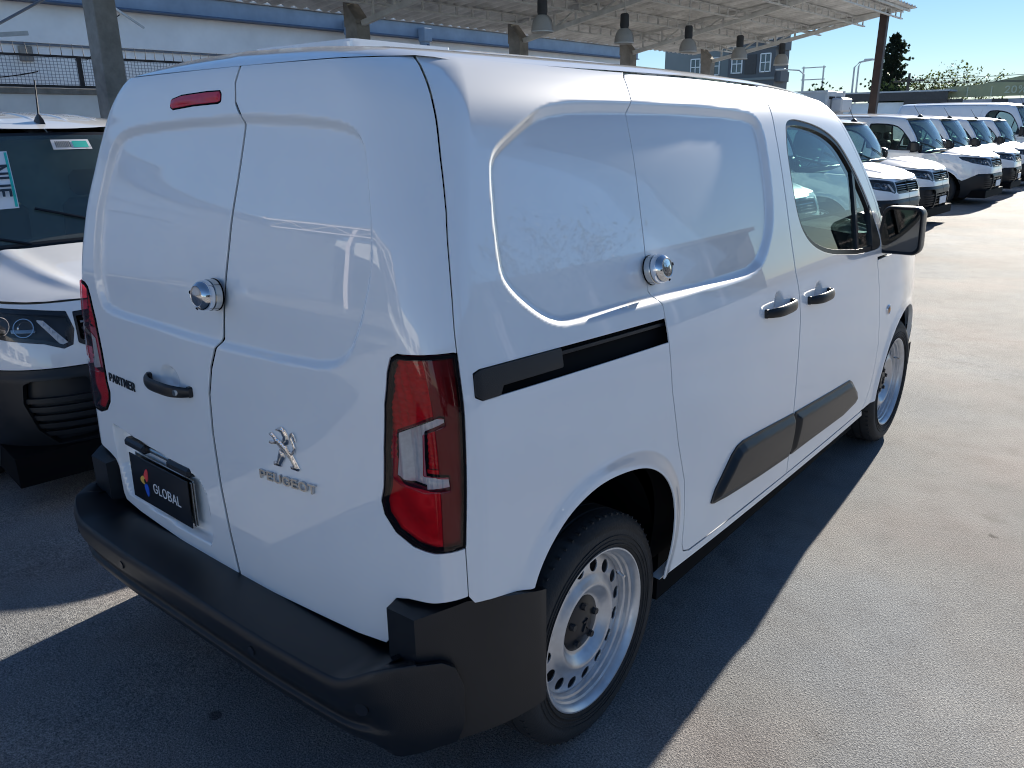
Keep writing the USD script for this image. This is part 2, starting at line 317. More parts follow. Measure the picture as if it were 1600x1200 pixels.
ARCH = rounded([(.94,.10),(.985,.35),(1.0,.45),(1.045,.60),(1.08,.66),(1.13,.71),(1.19,.748),(1.27,.772),(1.341,.777),(1.434,.768),(1.511,.749),(1.58,.709),(1.626,.66),(1.655,.60),(1.668,.515),(1.660,.431),(1.628,.348),(1.615,.10)], .015, 2)
WIN = rounded([(2.655,1.60),(2.675,1.638),(2.72,1.655),(2.808,1.659),(3.028,1.640),(3.191,1.594),(3.284,1.52),(3.363,1.435),(3.45,1.32),(3.52,1.20),(3.555,1.125),(3.53,1.095),(3.30,1.102),(3.14,1.115),(2.884,1.149),(2.738,1.193),(2.657,1.25),(2.622,1.318),(2.618,1.43),(2.630,1.552)], .012, 2)
RAIL = rounded([(.90,1.150),(.897,1.100),(.915,1.090),(.968,1.089),(1.75,1.066),(1.75,1.131),(1.178,1.148),(.916,1.155)], .004)
SL = [(1.76,1.7715),(1.72,1.768),(1.698,1.757),(1.675,1.728),(1.657,1.695),(1.634,1.671),(1.628,1.626),(1.625,1.567),(1.617,1.47),(1.602,1.304),(1.590,1.215),(1.624,1.169),(1.630,1.10),(1.632,1.067),(1.643,.929),(1.682,.76),(1.724,.633),(1.739,.51),(1.742,.41),(1.756,.380),(1.787,.369)]
SR = [(2.575,.352),(2.566,.44),(2.562,.60),(2.563,.717),(2.566,.968),(2.550,1.065),(2.533,1.133),(2.536,1.30),(2.549,1.451),(2.562,1.60),(2.582,1.70),(2.61,1.762)]
def arch_front(sh):
    p = []
    for th in np.linspace(-.52, np.pi+.52, 26):
        y = 3.505-.425*math.cos(th)*(1 if abs(math.cos(th)) < .9 else 1); z = .335+.405*math.sin(th); p.append((sh.a_of(y, max(z, .2)), z))
    return Polygon([(p[0][0], .05)]+p+[(p[-1][0], .05)]).buffer(0)

def dent(poly, depth, w):
    b = poly.bounds
    def f(a, z):
        a, z = np.broadcast_arrays(np.asarray(a, float), np.asarray(z, float)); o = np.zeros(a.shape); k = (a > b[0]) & (a < b[2]) & (z > b[1]) & (z < b[3])
        if k.any(): o[k] = -depth*smooth01(inside_dist(a[k], z[k], poly)/w)
        return o
    return f
def cup(c, ra, rz, depth):
    def f(a, z):
        q = np.sqrt(((a-c[0])/ra)**2+((z-c[1])/rz)**2); return -depth*(1-smooth01((q-.35)/.65))
    return f
def flare(poly, h, w):
    big = poly.buffer(w+.01); b = big.bounds
    def f(a, z):
        a, z = np.broadcast_arrays(np.asarray(a, float), np.asarray(z, float)); o = np.zeros(a.shape); k = (a > b[0]) & (a < b[2]) & (z > b[1]) & (z < b[3])
        if k.any(): o[k] = h*(1-smooth01(-inside_dist(a[k], z[k], poly)/w))
        return o
    return f
def add(*fs): return lambda a, z: sum(f(a, z) for f in fs)
def shift(sh, poly, cell, off, dome=0., w=.02, rim=.012, cellz=None):
    """a piece lying on the body surface, off proud of it, swelling by dome"""
    fn = (lambda a, z: np.full(np.shape(a), off)+(dome*smooth01(inside_dist(a, z, poly)/w) if dome else 0))
    return patch(sh.SS, poly, cell, rim=rim, disp=fn, cellz=cellz)
def on(parent, name, pr, material, label=None): return put(parent, name, pr[0], material, N=pr[1], label=label)
def clip(p, z0, z1, a0=-9, a1=9): return p.intersection(sbox(a0, z0, a1, z1))

def wheel(parent, c, side, rim_mat='steel_rim', detail=True, R=.326, rr=.2215):
    """tyre, steel rim with a ring of holes, black centre cap; side +1 faces +x"""
    w = thing('wheel', parent=parent)
    def place(m): m = m.copy(); m.apply_scale([side, 1, 1]); (m.invert() if side < 0 else None); m.apply_translation(c); return m
    hw = .105
    prof = [(rr+.002, -hw+.012), (rr+.012, -hw+.004), (R-.05, -hw), (R-.022, -hw+.006), (R-.006, -hw+.022), (R-.001, -hw+.04), (R, -.045), (R-.009, -.043), (R-.009, -.037), (R, -.035), (R, -.004), (R-.009, -.002), (R-.009, .004), (R, .006), (R, .036), (R-.009, .038), (R-.009, .044), (R, .046), (R-.001, hw-.04), (R-.006, hw-.022), (R-.022, hw-.006), (R-.036, hw-.001), (R-.05, hw), (R-.056, hw-.002), (rr+.03, hw-.001), (rr+.016, hw-.004), (rr+.009, hw-.010), (rr+.007, hw-.02), (rr+.002, -hw+.012)]
    t = [lathe(prof, 72, 'x')]
    if detail:   # tread blocks across the shoulder
        for k in range(66):
            th = k*2*np.pi/66
            for sgn in (-1, 1):
                b = bx(.040, .0060, .006, (sgn*(hw-.040), 0, R-.0052)); b.apply_transform(trimesh.transformations.rotation_matrix(th+(.02 if sgn > 0 else 0), [1, 0, 0])); t.append(b)
        for k in range(3):
            t.append(lathe([(R-.058-.012*k, hw-.0032), (R-.0585-.012*k, hw+.0008), (R-.0605-.012*k, hw+.0008), (R-.061-.012*k, hw-.003)], 72, 'x'))
    put(w, 'tyre', place(trimesh.util.concatenate(t)), 'rubber', smooth=35)
    rm = [lathe([(rr-.022, -.09), (rr-.022, .030), (rr-.024, .048), (rr-.020, .058), (rr-.014, .061), (rr-.0125, .072), (rr-.007, .076), (rr-.006, .086), (rr+.001, .094), (rr+.005, .099), (rr+.009, .099), (rr+.011, .094), (rr+.008, .085)], 72, 'x')]
    def disc(u, v): # u, v: plane coordinates of the disc
        q = np.hypot(u, v); x = pc(q, [0, .06, .085, .100, .118, .132, .150, .185, .200, .207], [.042, .042, .044, .058, .072, .066, .056, .050, .042, .028])
        return np.stack([x, u, v], -1)
    holes = [Point(.1695*math.cos(k*2*np.pi/16+.1), .1695*math.sin(k*2*np.pi/16+.1)).buffer(.0195, 12) for k in range(16)]
    dp = Point(0, 0).buffer(.2025, 40).difference(unary_union(holes+[Point(0, 0).buffer(.05)]))
    (V, F), N = patch(disc, dp, .0065 if detail else .013, rim=.004)
    V = V*[side, 1, 1]+np.array(c); N = N*[side, 1, 1]
    put(w, 'rim', (V, F if side > 0 else F[:, ::-1]), rim_mat, N=N)
    put(w, 'rim_barrel', place(trimesh.util.concatenate(rm)), rim_mat, smooth=40)
    cp = [lathe([(0, .060), (.030, .060), (.036, .057), (.052, .055), (.060, .051), (.074, .048), (.082, .042), (.084, .034)], 40, 'x')]
    for k in range(5):
        th = k*2*np.pi/5+.3; o = np.array([.052, .055*math.cos(th), .055*math.sin(th)]); cp.append(cyl(o, o+[.012, 0, 0], .011, .009, 8))
    cp += [span([.062, -.012, -.016], [.062, .010, .018], .006), span([.062, .012, -.016], [.062, 0, .004], .005), span([.062, -.010, .012], [.062, .012, .012], .005)]
    put(w, 'centre_cap', place(trimesh.util.concatenate(cp)), 'satin_black', smooth=35)
    if detail:
        th = .55; put(w, 'valve', place(cyl([.06, .186*math.cos(th), .178*math.sin(th)], [.090, .178*math.cos(th), .172*math.sin(th)], .005, .004, 8)), 'chrome')
    put(w, 'brake_disc', place(trimesh.util.concatenate([lathe([(0, -.03), (.185, -.03), (.185, -.012), (0, -.012)], 40, 'x')])), 'cabin_dark')
    return w

def glyphs(sh, parent, name, text, a, z, h, material, width=None, bold=True, depth=.0025, off=.0006, slant=0, rz=0):
    """lettering lying on the body, its lower left corner at (a, z)"""
    m = meshkit.text_mesh(text, h, depth, bold)
    if width: m.apply_scale([width/m.extents[0], 1, 1])
    p, da, dz, n = sh.at(a, z); c, s_ = math.cos(rz), math.sin(rz); da, dz = c*da+s_*dz, c*dz-s_*da
    m.apply_transform(frame(p+n*off, da, dz, n)); return put(parent, name, m, material, smooth=20)

def body_front(sh, v, cell, bumper_z=.70, full=True, lamps=True, paint='white_paint'):
    """wings, bonnet, windscreen, front bumper, lamps and grille"""
    AE = sh.AE; af = arch_front(sh)
    def ztop(a): y = sh.S(np.float64(a), np.float64(.9))[1]/sh.k[1]; return float(np.interp(y, [3.2, 3.5, 3.9, 4.15, 4.28, 4.4], [1.05, 1.05, 1.025, .995, .978, .968]))
    aa = np.linspace(3.50, AE, 60); top = [(a, ztop(a)) for a in aa]
    hl = rounded([(4.30,.985),(4.8,.972),(5.2,.955),(5.52,.935),(5.55,.86),(5.51,.795),(5.42,.782),(5.25,.810),(4.9,.832),(4.6,.865),(4.36,.93)], .008)
    gr = rounded([(5.575,.93),(AE+.4,.945),(AE+.4,.775),(5.66,.775),(5.56,.80)], .008)
    door_edge = [(3.505,.345),(3.565,.42),(3.59,.50),(3.607,.65),(3.582,.76),(3.553,.855),(3.489,1.034),(3.489,1.05)]
    wing = Polygon(door_edge+top+[(AE, bumper_z), (4.75, bumper_z), (4.55, .60), (4.35, .52), (4.30, .345)]).buffer(0).buffer(-.0022).difference(af)
    wing = wing.difference(hl.buffer(.003)).difference(gr.buffer(.003)) if lamps else wing
    bump = Polygon([(4.20,.20),(4.20,.60),(4.37,.522),(4.56,.60),(4.76,bumper_z-.003),(AE,bumper_z-.003),(AE,.17)]).difference(af).buffer(-.001)
    fog = rounded([(5.04,.42),(4.95,.55),(4.98,.635),(5.05,.65),(5.55,.65),(5.64,.60),(5.66,.50),(5.64,.36),(5.20,.345)], .02)
    mid = rounded([(5.70,.34),(5.70,.58),(AE+.4,.58),(AE+.4,.34)], .02)
    for s in (1, -1):
        fl = (lambda p: p if s > 0 else shapely.transform(p, lambda c: c*[-1, 1]))
        D = flare(fl(af), .010, .05)
        on(v, 'front_wing', patch(sh.SS, fl(wing), cell, disp=D, rim=.02), paint)
        on(v, 'front_bumper', patch(sh.SS, fl(bump.difference(fog).difference(mid)), cell*1.3, disp=lambda a, z: .012*smooth01((z-.2)/.3)*smooth01((bumper_z-z)/.05), rim=.03), 'black_plastic')
        if not lamps: continue
        on(v, 'fog_lamp_recess', shift(sh, fl(fog), .03, -.03), 'satin_black')
        for z in (.385, .425, .465, .505, .545):
            on(v, 'bumper_slat', shift(sh, fl(fog.intersection(sbox(4.9, z, 5.7, z+.020))), .02, -.004, rim=.02), 'black_plastic')
        L = thing('headlight', parent=v)
        on(L, 'reflector', patch(sh.SS, fl(hl), .02, disp=lambda a, z: np.full(np.shape(a), -.040), rim=.0), 'cabin_dark')
        for c0, c1_ in ((4.40, 4.9), (4.95, 5.18)): on(L, 'reflector_shelf', shift(sh, fl(sbox(c0, .862, c1_, .876).intersection(hl)), .03, -.018, rim=.02), 'dark_chrome')
        on(L, 'bezel', shift(sh, fl(hl.difference(hl.buffer(-.016))), .03, -.004, rim=.03), 'satin_black')
        for c in (4.62, 4.86, 5.08):
            p, da, dz, n = sh.at(c*s, .895-.03*(c-4.72)); m = lathe([(0, -.03), (.020, -.026), (.034, -.010), (.040, .008), (.043, .008), (.045, -.03)], 24)
            m.apply_transform(frame(p-n*.026, da, dz, n)); put(L, 'projector_lamp', m, 'chrome', smooth=40)
        a0, a1 = 5.22, 5.47
        drl = rounded([(a0, .915), (a0+.07, .908), (a1+.01, .80), (a1-.07, .80)], .004)
        on(L, 'running_light', shift(sh, fl(drl), .02, -.010, dome=.01, w=.02), 'print_white')
        on(L, 'lens', shift(sh, fl(hl), .015, .002, rim=.01), 'lens_clear')
        g2 = fl(clip(gr, 0, 2, 0, AE) if s > 0 else clip(gr, 0, 2, 0, AE))
        on(v, 'grille_backing', shift(sh, g2, .05, -.025), 'gap_black')
        on(v, 'grille_frame', shift(sh, fl(clip(gr.difference(gr.buffer(-.018)), 0, 2, 0, AE)), .04, .003, rim=.03), 'satin_black')
        for z in (.80, .828, .856, .884):
            on(v, 'grille_bar', shift(sh, fl(sbox(5.62, z, AE, z+.008)), .05, -.008, rim=.02), 'dark_chrome' if z > .88 else 'satin_black')
        on(v, 'lower_grille', shift(sh, fl(clip(mid, 0, 2, 0, AE)), .05, -.03), 'gap_black')
        for z in (.38, .43, .48, .53):
            on(v, 'lower_grille_slat', shift(sh, fl(sbox(5.71, z, AE, z+.02)), .05, -.008, rim=.02), 'black_plastic')
    # number plate at the nose, upright
    y = sh.S(np.float64(AE), np.float64(.45))[1]
    put(v, 'front_plate', bx(.36*sh.k[0], .012, .12, (0, y+.022, .46*sh.k[2]), .003), 'print_white')
    # bonnet: from the outline of the wings up to the windscreen
    e0, e1 = sh.S(np.linspace(3.52, AE, 70), np.array([ztop(a) for a in np.linspace(3.52, AE, 70)])).copy(), None
    def hood(u, w):   # u in -1..1 across, w 0 nose .. 1 windscreen
        u = np.asarray(u, float); w = np.asarray(w, float)
        yc = 4.325-w*.665; side = np.abs(u)
        xe = np.interp(4.31-w*.80, e0[:, 1][::1]/sh.k[1], e0[:, 0]/sh.k[0])-.004; ye = 4.31-w*.80
        k = smooth01(side)
        x = u*np.maximum(xe, .30*(1-w*0)); y = yc+(ye-yc)*side**2.4
        zc = pc(w, [0, .06, .2, .5, 1], [.955, .992, 1.037, 1.09, 1.155]); ze = np.interp(y, [3.2, 3.5, 3.9, 4.15, 4.28, 4.4], [1.06, 1.053, 1.028, .998, .979, .958])
        z = zc+(ze-zc)*side**3.2+.012*np.exp(-((side-.55)/.07)**2)*smooth01(w*3)
        return np.stack([x, y, z*sh.ZB/1.05], -1)*sh.k
    def hood2(u, w): return hood(u, w)
    (V, F), N = patch(lambda a, z: hood2(a, 1-z), sbox(-1, 0.0, 1, 1), .035, rim=.0, flip=False)
    if N[:, 2].mean() < 0: F = F[:, ::-1]; N = -N
    put(v, 'bonnet', (V, F), paint, N=N)
    # windscreen
    pa = np.array(PIL); zz = np.linspace(0, 1, 40); ed = np.stack([pc(zz*(1.775-1.055)+1.055, pa[:, 1], pa[:, 0]), zz*(1.775-1.055)+1.055], 1)
    EP = sh.S(ed[:, 0], ed[:, 1])
    def ws(u, w):
        u = np.asarray(u, float); w = np.asarray(w, float)
        ex, ey, ez = (np.interp(w, zz, EP[:, k]) for k in range(3)); b = (.19+.05*w)*sh.k[1]
        return np.stack([u*ex, ey+b*(1-np.abs(u)**2.2), ez+(.012*w+.045*(1-w))*(1-u*u)], -1)
    def wsf(a, z): return ws(a, z)
    fr = sbox(-1, 0, 1, .965)
    gl = rounded([(-.93, .05), (.93, .05), (.925, .925), (-.925, .925)], .03)
    (V, F), N = patch(wsf, gl, .04, rim=0)
    put(v, 'windscreen', (V, F[:, ::-1]) if N[:, 1].mean() < 0 else (V, F), 'shield_glass', N=N if N[:, 1].mean() > 0 else -N)
    (V, F), N = patch(wsf, sbox(-.955, 0, .955, .955).difference(gl.buffer(-.03)), .05, rim=0, disp=lambda a, z: np.full(np.shape(a), .0) )
    sg = 1 if N[:, 1].mean() > 0 else -1
    put(v, 'windscreen_border', (V+N*sg*-.004, F if sg > 0 else F[:, ::-1]), 'satin_black', N=N*sg)
    for s in (-1, 1):
        pl = sbox(.955, 0, 1.0, .97) if s > 0 else sbox(-1.0, 0, -.955, .97)
        (V, F), N = patch(wsf, pl, .03, rim=0); sg = 1 if N[:, 1].mean() > 0 else -1
        put(v, 'windscreen_pillar', (V, F if sg > 0 else F[:, ::-1]), paint, N=N*sg)
    put(v, 'scuttle', tube([ws(np.float64(u), np.float64(.0))*np.array([1, 1, 1])+[0, .02, -.012] for u in np.linspace(-.97, .97, 17)], .035, 8), 'satin_black')
    for s in (-.45, .30):
        p = [ws(np.float64(s+k*.10), np.float64(.02+.04*k)) for k in range(8)]; put(v, 'wiper', tube(np.array(p)+[0, .012, .012], .008, 6), 'satin_black')
    return ws

pc_lin = np.interp
def roof_of(sh, v, zt, paint, cell=.06, ribs=True, aroof=3.27):
    """roof skin between the tops of the sides, with pressed ribs"""
    AC = .905; us = np.linspace(0, 1, 90); C0 = sh.S(us*AC, np.where(us*AC < .86, 1.7835, zt))/sh.k
    B = sh.S(np.linspace(AC, aroof, 120), np.full(120, zt))/sh.k; bw = np.linspace(0, 1, 120)
    def R(u, w):
        u = np.asarray(u, float); w = np.asarray(w, float); au = np.abs(u)
        cx, cy = np.interp(au, us, C0[:, 0]), np.interp(au, us, C0[:, 1]); bxx, by = pc_lin(w, bw, B[:, 0]), pc_lin(w, bw, B[:, 1])
        k = smooth01(w/.12); x = np.sign(u)*bxx*(cx/C0[-1, 0]*(1-k)+au*k)
        y = by+(cy-C0[-1, 1])*(1-w)**5+.27*(1-u*u)*w**5
        xn = np.abs(x)/np.maximum(bxx, 1e-6)*.640; z = pc(xn, [0, .29, .49, .60, .640], [1.833, 1.825, 1.809, 1.791, 1.775])
        z = z-np.maximum(z-1.783, 0)*np.exp(-np.maximum(y-cy, 0)/.05)
        z = sh.ZB+(z-1.05)*(1+(sh.g(np.clip(y, 0, 3.1))-1)*np.clip((z-1.05)/.75, 0, 1))
        if ribs:
            q = ((np.abs(x)+.09) % .18)-.09
            z = z+.007*np.cos(np.clip(q/.022, -1, 1)*np.pi/2)**2*smooth01((w-.16)/.04)*smooth01((.93-w)/.04)*(np.abs(x) < .50)
        return np.stack([x, y, z], -1)*sh.k
    (V, F), N = patch(R, sbox(-1, 0, 1, 1), cell*.4, rim=0, cellz=cell*.5)
    put(v, 'roof', (V, F), paint, N=N)
    return R

def cabin(sh, v, full=True):
    """what shows through the glass"""
    k = sh.k
    def B(*a, **q): m = bx(*a, **q); m.apply_scale(k); return m
    m = prism(Polygon([(-.82, .30), (.82, .30), (.83, 1.05), (.66, 1.66), (-.66, 1.66), (-.83, 1.05)]), .03); m.apply_transform(frame([0, 1.94, 0], [1, 0, 0], [0, 0, 1], [0, -1, 0])); m.apply_scale(k); put(v, 'bulkhead', m, 'cabin_grey')
    put(v, 'cabin_floor', B(1.55, 1.6, .05, (0, 2.7, .42)), 'cabin_dark')
    prof = [(2.86, .62), (2.84, .93), (2.90, 1.0), (3.05, 1.045), (3.30, 1.03), (3.52, .98), (3.52, .62)]
    m = prism(Polygon(prof), 1.52); m.apply_transform(frame([-.76, 0, 0], [0, 1, 0], [0, 0, 1], [1, 0, 0])); m.apply_scale(k); put(v, 'dashboard', m, 'cabin_grey')
    for sx in (-.62, -.1, .1, .62): put(v, 'dash_vent', B(.14, .02, .07, (sx, 2.85, .955), ch=.009), 'gap_black')
    for sx in (-.42, .20, .52):
        s = thing('seat', parent=v); w = .46 if sx < 0 else .36
        b = B(w, .13, .62, (0, 0, 0), ch=.05); b.apply_transform(trimesh.transformations.rotation_matrix(-.25, [1, 0, 0])); b.apply_translation(np.array([sx, 2.16, .98])*k)
        put(s, 'backrest', b, 'cabin_dark', smooth=50); put(s, 'cushion', B(w, .5, .15, (sx, 2.42, .66), ch=.05), 'cabin_dark', smooth=50)
        put(s, 'headrest', B(.25, .09, .17, (sx, 2.06, 1.37), ch=.04), 'cabin_dark', smooth=50)
    th = np.linspace(0, 2*np.pi, 25); c = np.array([-.40, 2.74, 1.04]); a = np.array([1, 0, 0]); b = np.array([0, .45, .89])
    put(v, 'steering_wheel', [tube([c+.175*(math.cos(t)*a+math.sin(t)*b) for t in th], .014, 8), span(c-.17*a, c+.17*a, .03, .05, ch=.01), span(c, c+[0, .2, -.1], .06, ch=.01)], 'satin_black')

def mirror_of(sh, v, s, paint='black_plastic'):
    """wing mirror on its arm: black housing, glass facing backwards"""
    m = thing('wing_mirror', parent=v)
    c = np.array([.953, 3.01, 1.175])
    def rrect(w, h, r): return rounded([(-w, -h), (w*1.0, -h), (w*.93, h), (-w*.80, h)], r)
    o = np.asarray(shapely.segmentize(rrect(.094, .104, .035).exterior, .02).coords)[:-1]
    lv = [(-.048, .86), (-.055, .96), (-.045, 1.0), (.0, 1.0), (.04, .93), (.075, .78), (.095, .52), (.10, .2)]
    V = np.array([[[c[0]+p[0]*q, c[1]+d, c[2]+p[1]*q] for p in o] for d, q in lv]); V = np.concatenate([V, V[:, :1]], 1)
    M_ = grid(V); fl = np.array([s, 1, 1])
    if s > 0: M_.invert()
    M_.apply_scale(fl) ; (M_.invert() if s < 0 else None)
    M_.apply_scale(sh.k); put(m, 'housing', M_, paint, smooth=60)
    g = prism(Polygon(o*.875), .004); g.apply_transform(frame(c+[0, -.044, 0], [1, 0, 0], [0, 0, 1], [0, -1, 0])); g.apply_scale(fl*sh.k)
    put(m, 'mirror_glass', g, 'dark_mirror', smooth=20)
    a = trimesh.util.concatenate([bx(.17, .11, .085, (c[0]-.15, c[1]+.045, 1.105), ch=.02), bx(.05, .13, .16, (c[0]-.125, c[1]+.05, 1.14), ch=.02)]+[bx(.006, .112, .07, (c[0]-.17+.02*k, c[1]+.044, 1.10)) for k in range(4)])
    a.apply_scale(fl*sh.k); put(m, 'mirror_arm', a, 'black_plastic', smooth=25)

def antenna_of(v, p, tilt=(.02, -.16, .30)):
    a = thing('antenna', parent=v); p = np.array(p, float)
    V = np.array([[p+[dx*q, dy*q+.02*h*10*0, h] for dx, dy in ((-.018, -.05), (.018, -.05), (.022, .02), (.012, .06), (-.012, .06), (-.022, .02), (-.018, -.05))] for h, q in ((-.012, 1.1), (.012, .9), (.035, .45), (.045, .2))])
    put(a, 'foot', grid(V), 'black_plastic', smooth=50); put(a, 'mast', tube([p+[0, 0, .02], p+np.array(tilt)], [.006, .0035], 6), 'rubber')

def partner(name, label, loc, rotz, hero, group=None, bumper_z=.70, mast=(.0, -.15, .24)):
    sh = Shape(); v = thing(name, label, 'van', loc, rotz, group); P = 'white_paint'
    seam = lambda a_, z: float(np.interp(z, [q[1] for q in SEAM], [q[0] for q in SEAM]))
    c1, c2 = (.0065, .0075) if hero else (.03, .035)
    af = arch_front(sh)
    fl = lambda p: shapely.transform(p, lambda c: c*[-1, 1])
    lamp = rounded(TL, .004); lampR = lamp.buffer(.004); lampL = fl(lampR)
    # --- rear doors
    right_low = [(.53,.466),(.626,.478),(.640,.50),(.645,.590),(.662,.612),(.70,.624),(.779,.638),(.858,.655)]
    Rdoor = Polygon(MID[::-1]+right_low+SEAM[1:]).buffer(0)
    Ldoor = Polygon(MID+[(-a, z) for a, z in SEAM[::-1]]+[(-a, z) for a, z in right_low[::-1][1:]]+[(-.257,.452)]).buffer(0)
    hand = (-.222, .972)
    D = add(dent(REC, .017, .023), dent(PREC, .034, .016), cup(hand, .058, .045, .020)) if hero else (lambda a, z: np.zeros(np.shape(a)))
    mg = LineString(MID).buffer(.0062, cap_style='flat'); Rdoor = Rdoor.difference(lampR).buffer(-.0028).difference(mg); Ldoor = Ldoor.difference(lampL).buffer(-.0028).difference(mg)
    rd = thing('rear_door', parent=v); rd2 = thing('rear_door', parent=v)
    on(rd, 'door_panel', patch(sh.SS, Rdoor, c1, disp=D), P); on(rd2, 'door_panel', patch(sh.SS, Ldoor, c1, disp=D), P)
    # --- right side
    Ds = add(dent(RECS, .017, .030), flare(ARCH, .012, .055), cup((2.366, 1.050), .040, .046, .020), cup((2.745, 1.026), .040, .046, .020)) if hero else flare(ARCH, .012, .055)
    quarter = Polygon(SEAM[::-1][:-1]+[(.858,.655),(.872,.636),(.90,.632),(1.041,.600),(1.3,.60),(1.3,.345),(1.66,.344),(1.79,.340),(1.79,.37)]+SL[::-1]+[(1.76,1.772),(1.6,1.772),(.863,1.783)]).buffer(0)
    rocker = [(1.62,.341),(2.2,.334),(2.6,.324),(3.1,.315),(3.52,.313)]
    slide = Polygon(SL+[(2.2,.361)]+SR+[(2.60,1.768),(2.2,1.7715)]).buffer(0)
    doorf = Polygon(SR[::-1]+[(2.9,.348),(3.45,.343),(3.505,.345),(3.565,.42),(3.59,.50),(3.607,.65),(3.582,.76),(3.553,.855),(3.489,1.034),(3.489,1.06)]+[(a-.028, z) for a, z in PIL]+[(3.2,1.7725),(2.62,1.7725)]).buffer(0)
    quarter = quarter.difference(ARCH).difference(RAIL).difference(lampR.buffer(.0)).buffer(-.0016); slide = slide.buffer(-.0042)
    if hero: doorf = doorf.buffer(-.0042)
    doorF = doorf.difference(WIN)
    on(v, 'quarter_panel', patch(sh.SS, quarter, c1, disp=Ds), P)
    sd = thing('sliding_door', parent=v); fd = thing('front_door', parent=v)
    on(sd, 'door_panel', patch(sh.SS, slide, c2, disp=Ds), P); on(fd, 'door_panel', patch(sh.SS, doorF, c2*1.2, disp=Ds), P)
    sill = Polygon(rocker+[(3.50,.340),(2.9,.3445),(2.2,.357),(1.79,.3655),(1.62,.342)]).buffer(0)
    low = Polygon([(1.74,.22),(1.74,.336),(2.2,.332),(2.6,.322),(3.1,.313),(3.52,.311),(3.54,.22)]).difference(ARCH).difference(af)
    on(v, 'sill', patch(sh.SS, sill.buffer(-.001), .05, rim=.03), P)
    pil = Polygon([(a-.026, z) for a, z in PIL]+[(3.295,1.78)]+PIL[::-1]).buffer(0)
    on(v, 'windscreen_post', patch(sh.SS, pil.buffer(-.0005), .03, rim=.01), P)
    def side_glass(parent, s, poly, nm='window'):
        q = poly if s > 0 else fl(poly); w = thing(nm, parent=parent)
        (V, F), N = shift(sh, q.buffer(.004), .03, -.014, rim=0); put(w, 'glass', (V, F), 'window_glass', N=N)
        on(w, 'rubber_seal', shift(sh, q.buffer(.001).difference(q.buffer(-.020)), .03, -.005, rim=.03), 'satin_black')
        ql = Polygon([(3.325,1.50),(3.345,1.47),(3.245,1.09),(3.222,1.09)]); ql = (ql if s > 0 else fl(ql)).intersection(q)
        on(w, 'quarter_light_bar', shift(sh, ql, .03, -.006, rim=.02), 'satin_black')
        cap = Polygon([(3.40,1.30),(3.60,1.30),(3.60,1.05),(3.40,1.05)]); cap = (cap if s > 0 else fl(cap)).intersection(q.buffer(-.004)); cap = cap.intersection(Polygon([(s*3.42,1.09),(s*3.60,1.0),(s*3.60,1.35),(s*3.47,1.35)]) if s > 0 else Polygon([(-3.42,1.09),(-3.60,1.0),(-3.60,1.35),(-3.47,1.35)]))
        if not cap.is_empty: on(w, 'mirror_corner', shift(sh, cap, .03, -.002, rim=.02), 'satin_black')
    side_glass(fd, 1, WIN)
    # --- left side in one sweep
    left = Polygon(SEAM[::-1][:-1]+[(.858,.655),(.872,.636),(1.041,.600),(1.2,.60),(1.2,.33),(3.505,.313),(3.607,.65),(3.582,.76),(3.553,.855),(3.489,1.034),(3.489,1.06)]+PIL+[(.863,1.783)]).buffer(0).difference(ARCH).difference(lampR).difference(WIN).buffer(-.002)
    on(v, 'left_side_panel', patch(sh.SS, fl(left), .03, disp=flare(fl(ARCH), .012, .055)), P)
    side_glass(v, -1, WIN)
    # --- inside faces and underside, dark
    inn = Polygon([(-2.4,.36),(-2.4,1.74),(2.4,1.74),(2.4,.36)]).difference(ARCH.buffer(.01)).difference(fl(ARCH.buffer(.01))).difference(lamp.buffer(-.01)).difference(fl(lamp.buffer(-.01)))
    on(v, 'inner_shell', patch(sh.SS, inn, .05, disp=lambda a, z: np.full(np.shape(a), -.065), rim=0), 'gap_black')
    ins = Polygon([(2.38,.34),(2.38,1.06),(3.50,1.02),(3.60,.6),(3.55,.34)]).difference(af.buffer(.01))
    for q in (ins, fl(ins)): on(v, 'inner_shell', patch(sh.SS, q, .08, disp=lambda a, z: np.full(np.shape(a), -.034), rim=0), 'cabin_dark')
    put(v, 'underbody', [bx(1.64, 1.92, .17, (0, 2.11, .27)), bx(1.50, .8, .14, (0, 4.0-.02, .27)), bx(1.2, .9, .08, (0, .55, .36))], 'gap_black')
    for y0, ex in ((.726, .43), (3.511, .41)):
        th = np.linspace(.03, np.pi-.03, 22)
        for s in (1, -1):
            V = np.array([[[s*x, y0-ex*math.cos(t), .34+ex*1.04*math.sin(t)] for t in th] for x in (.48, .80)]); m = grid(V)
            put(v, 'wheel_arch_liner', [m, trimesh.util.concatenate([bx(.02, .8, .42, (s*.47, y0, .60))])], 'gap_black')
    # --- lamps at the back
    lz = rounded(TL, .01)
    for s in (1, -1):
        f = (lambda p: p) if s > 0 else fl
        t = thing('tail_light', parent=v)
        base = lamp.buffer(.001); cl = rounded(CLEAR, .004)
        on(t, 'gasket', shift(sh, f(base.difference(lamp.buffer(-.0055))), .012, .002, rim=.006), 'gap_black')
        on(t, 'lamp_back', shift(sh, f(lamp.buffer(.003).difference(rounded(CLEAR, .004).buffer(-.002))), .03, -.022, rim=0), 'lamp_dark_inner')
        red = lamp.buffer(-.0045)
        upper = red.intersection(sbox(.6, .95, .800, 1.2)).difference(cl.buffer(.004)); lower = red.intersection(sbox(.6, .7, .80, .95)).difference(cl.buffer(.004))
        dark = red.difference(upper).difference(lower).difference(cl.buffer(.004))
        stripe = lambda a, z: -.016+.0022*np.sin(z*420)+.002*np.sin(a*260)
        swirl = lambda a, z: -.015-.005*np.cos(np.hypot(a-s*.76, z-.90)*60)
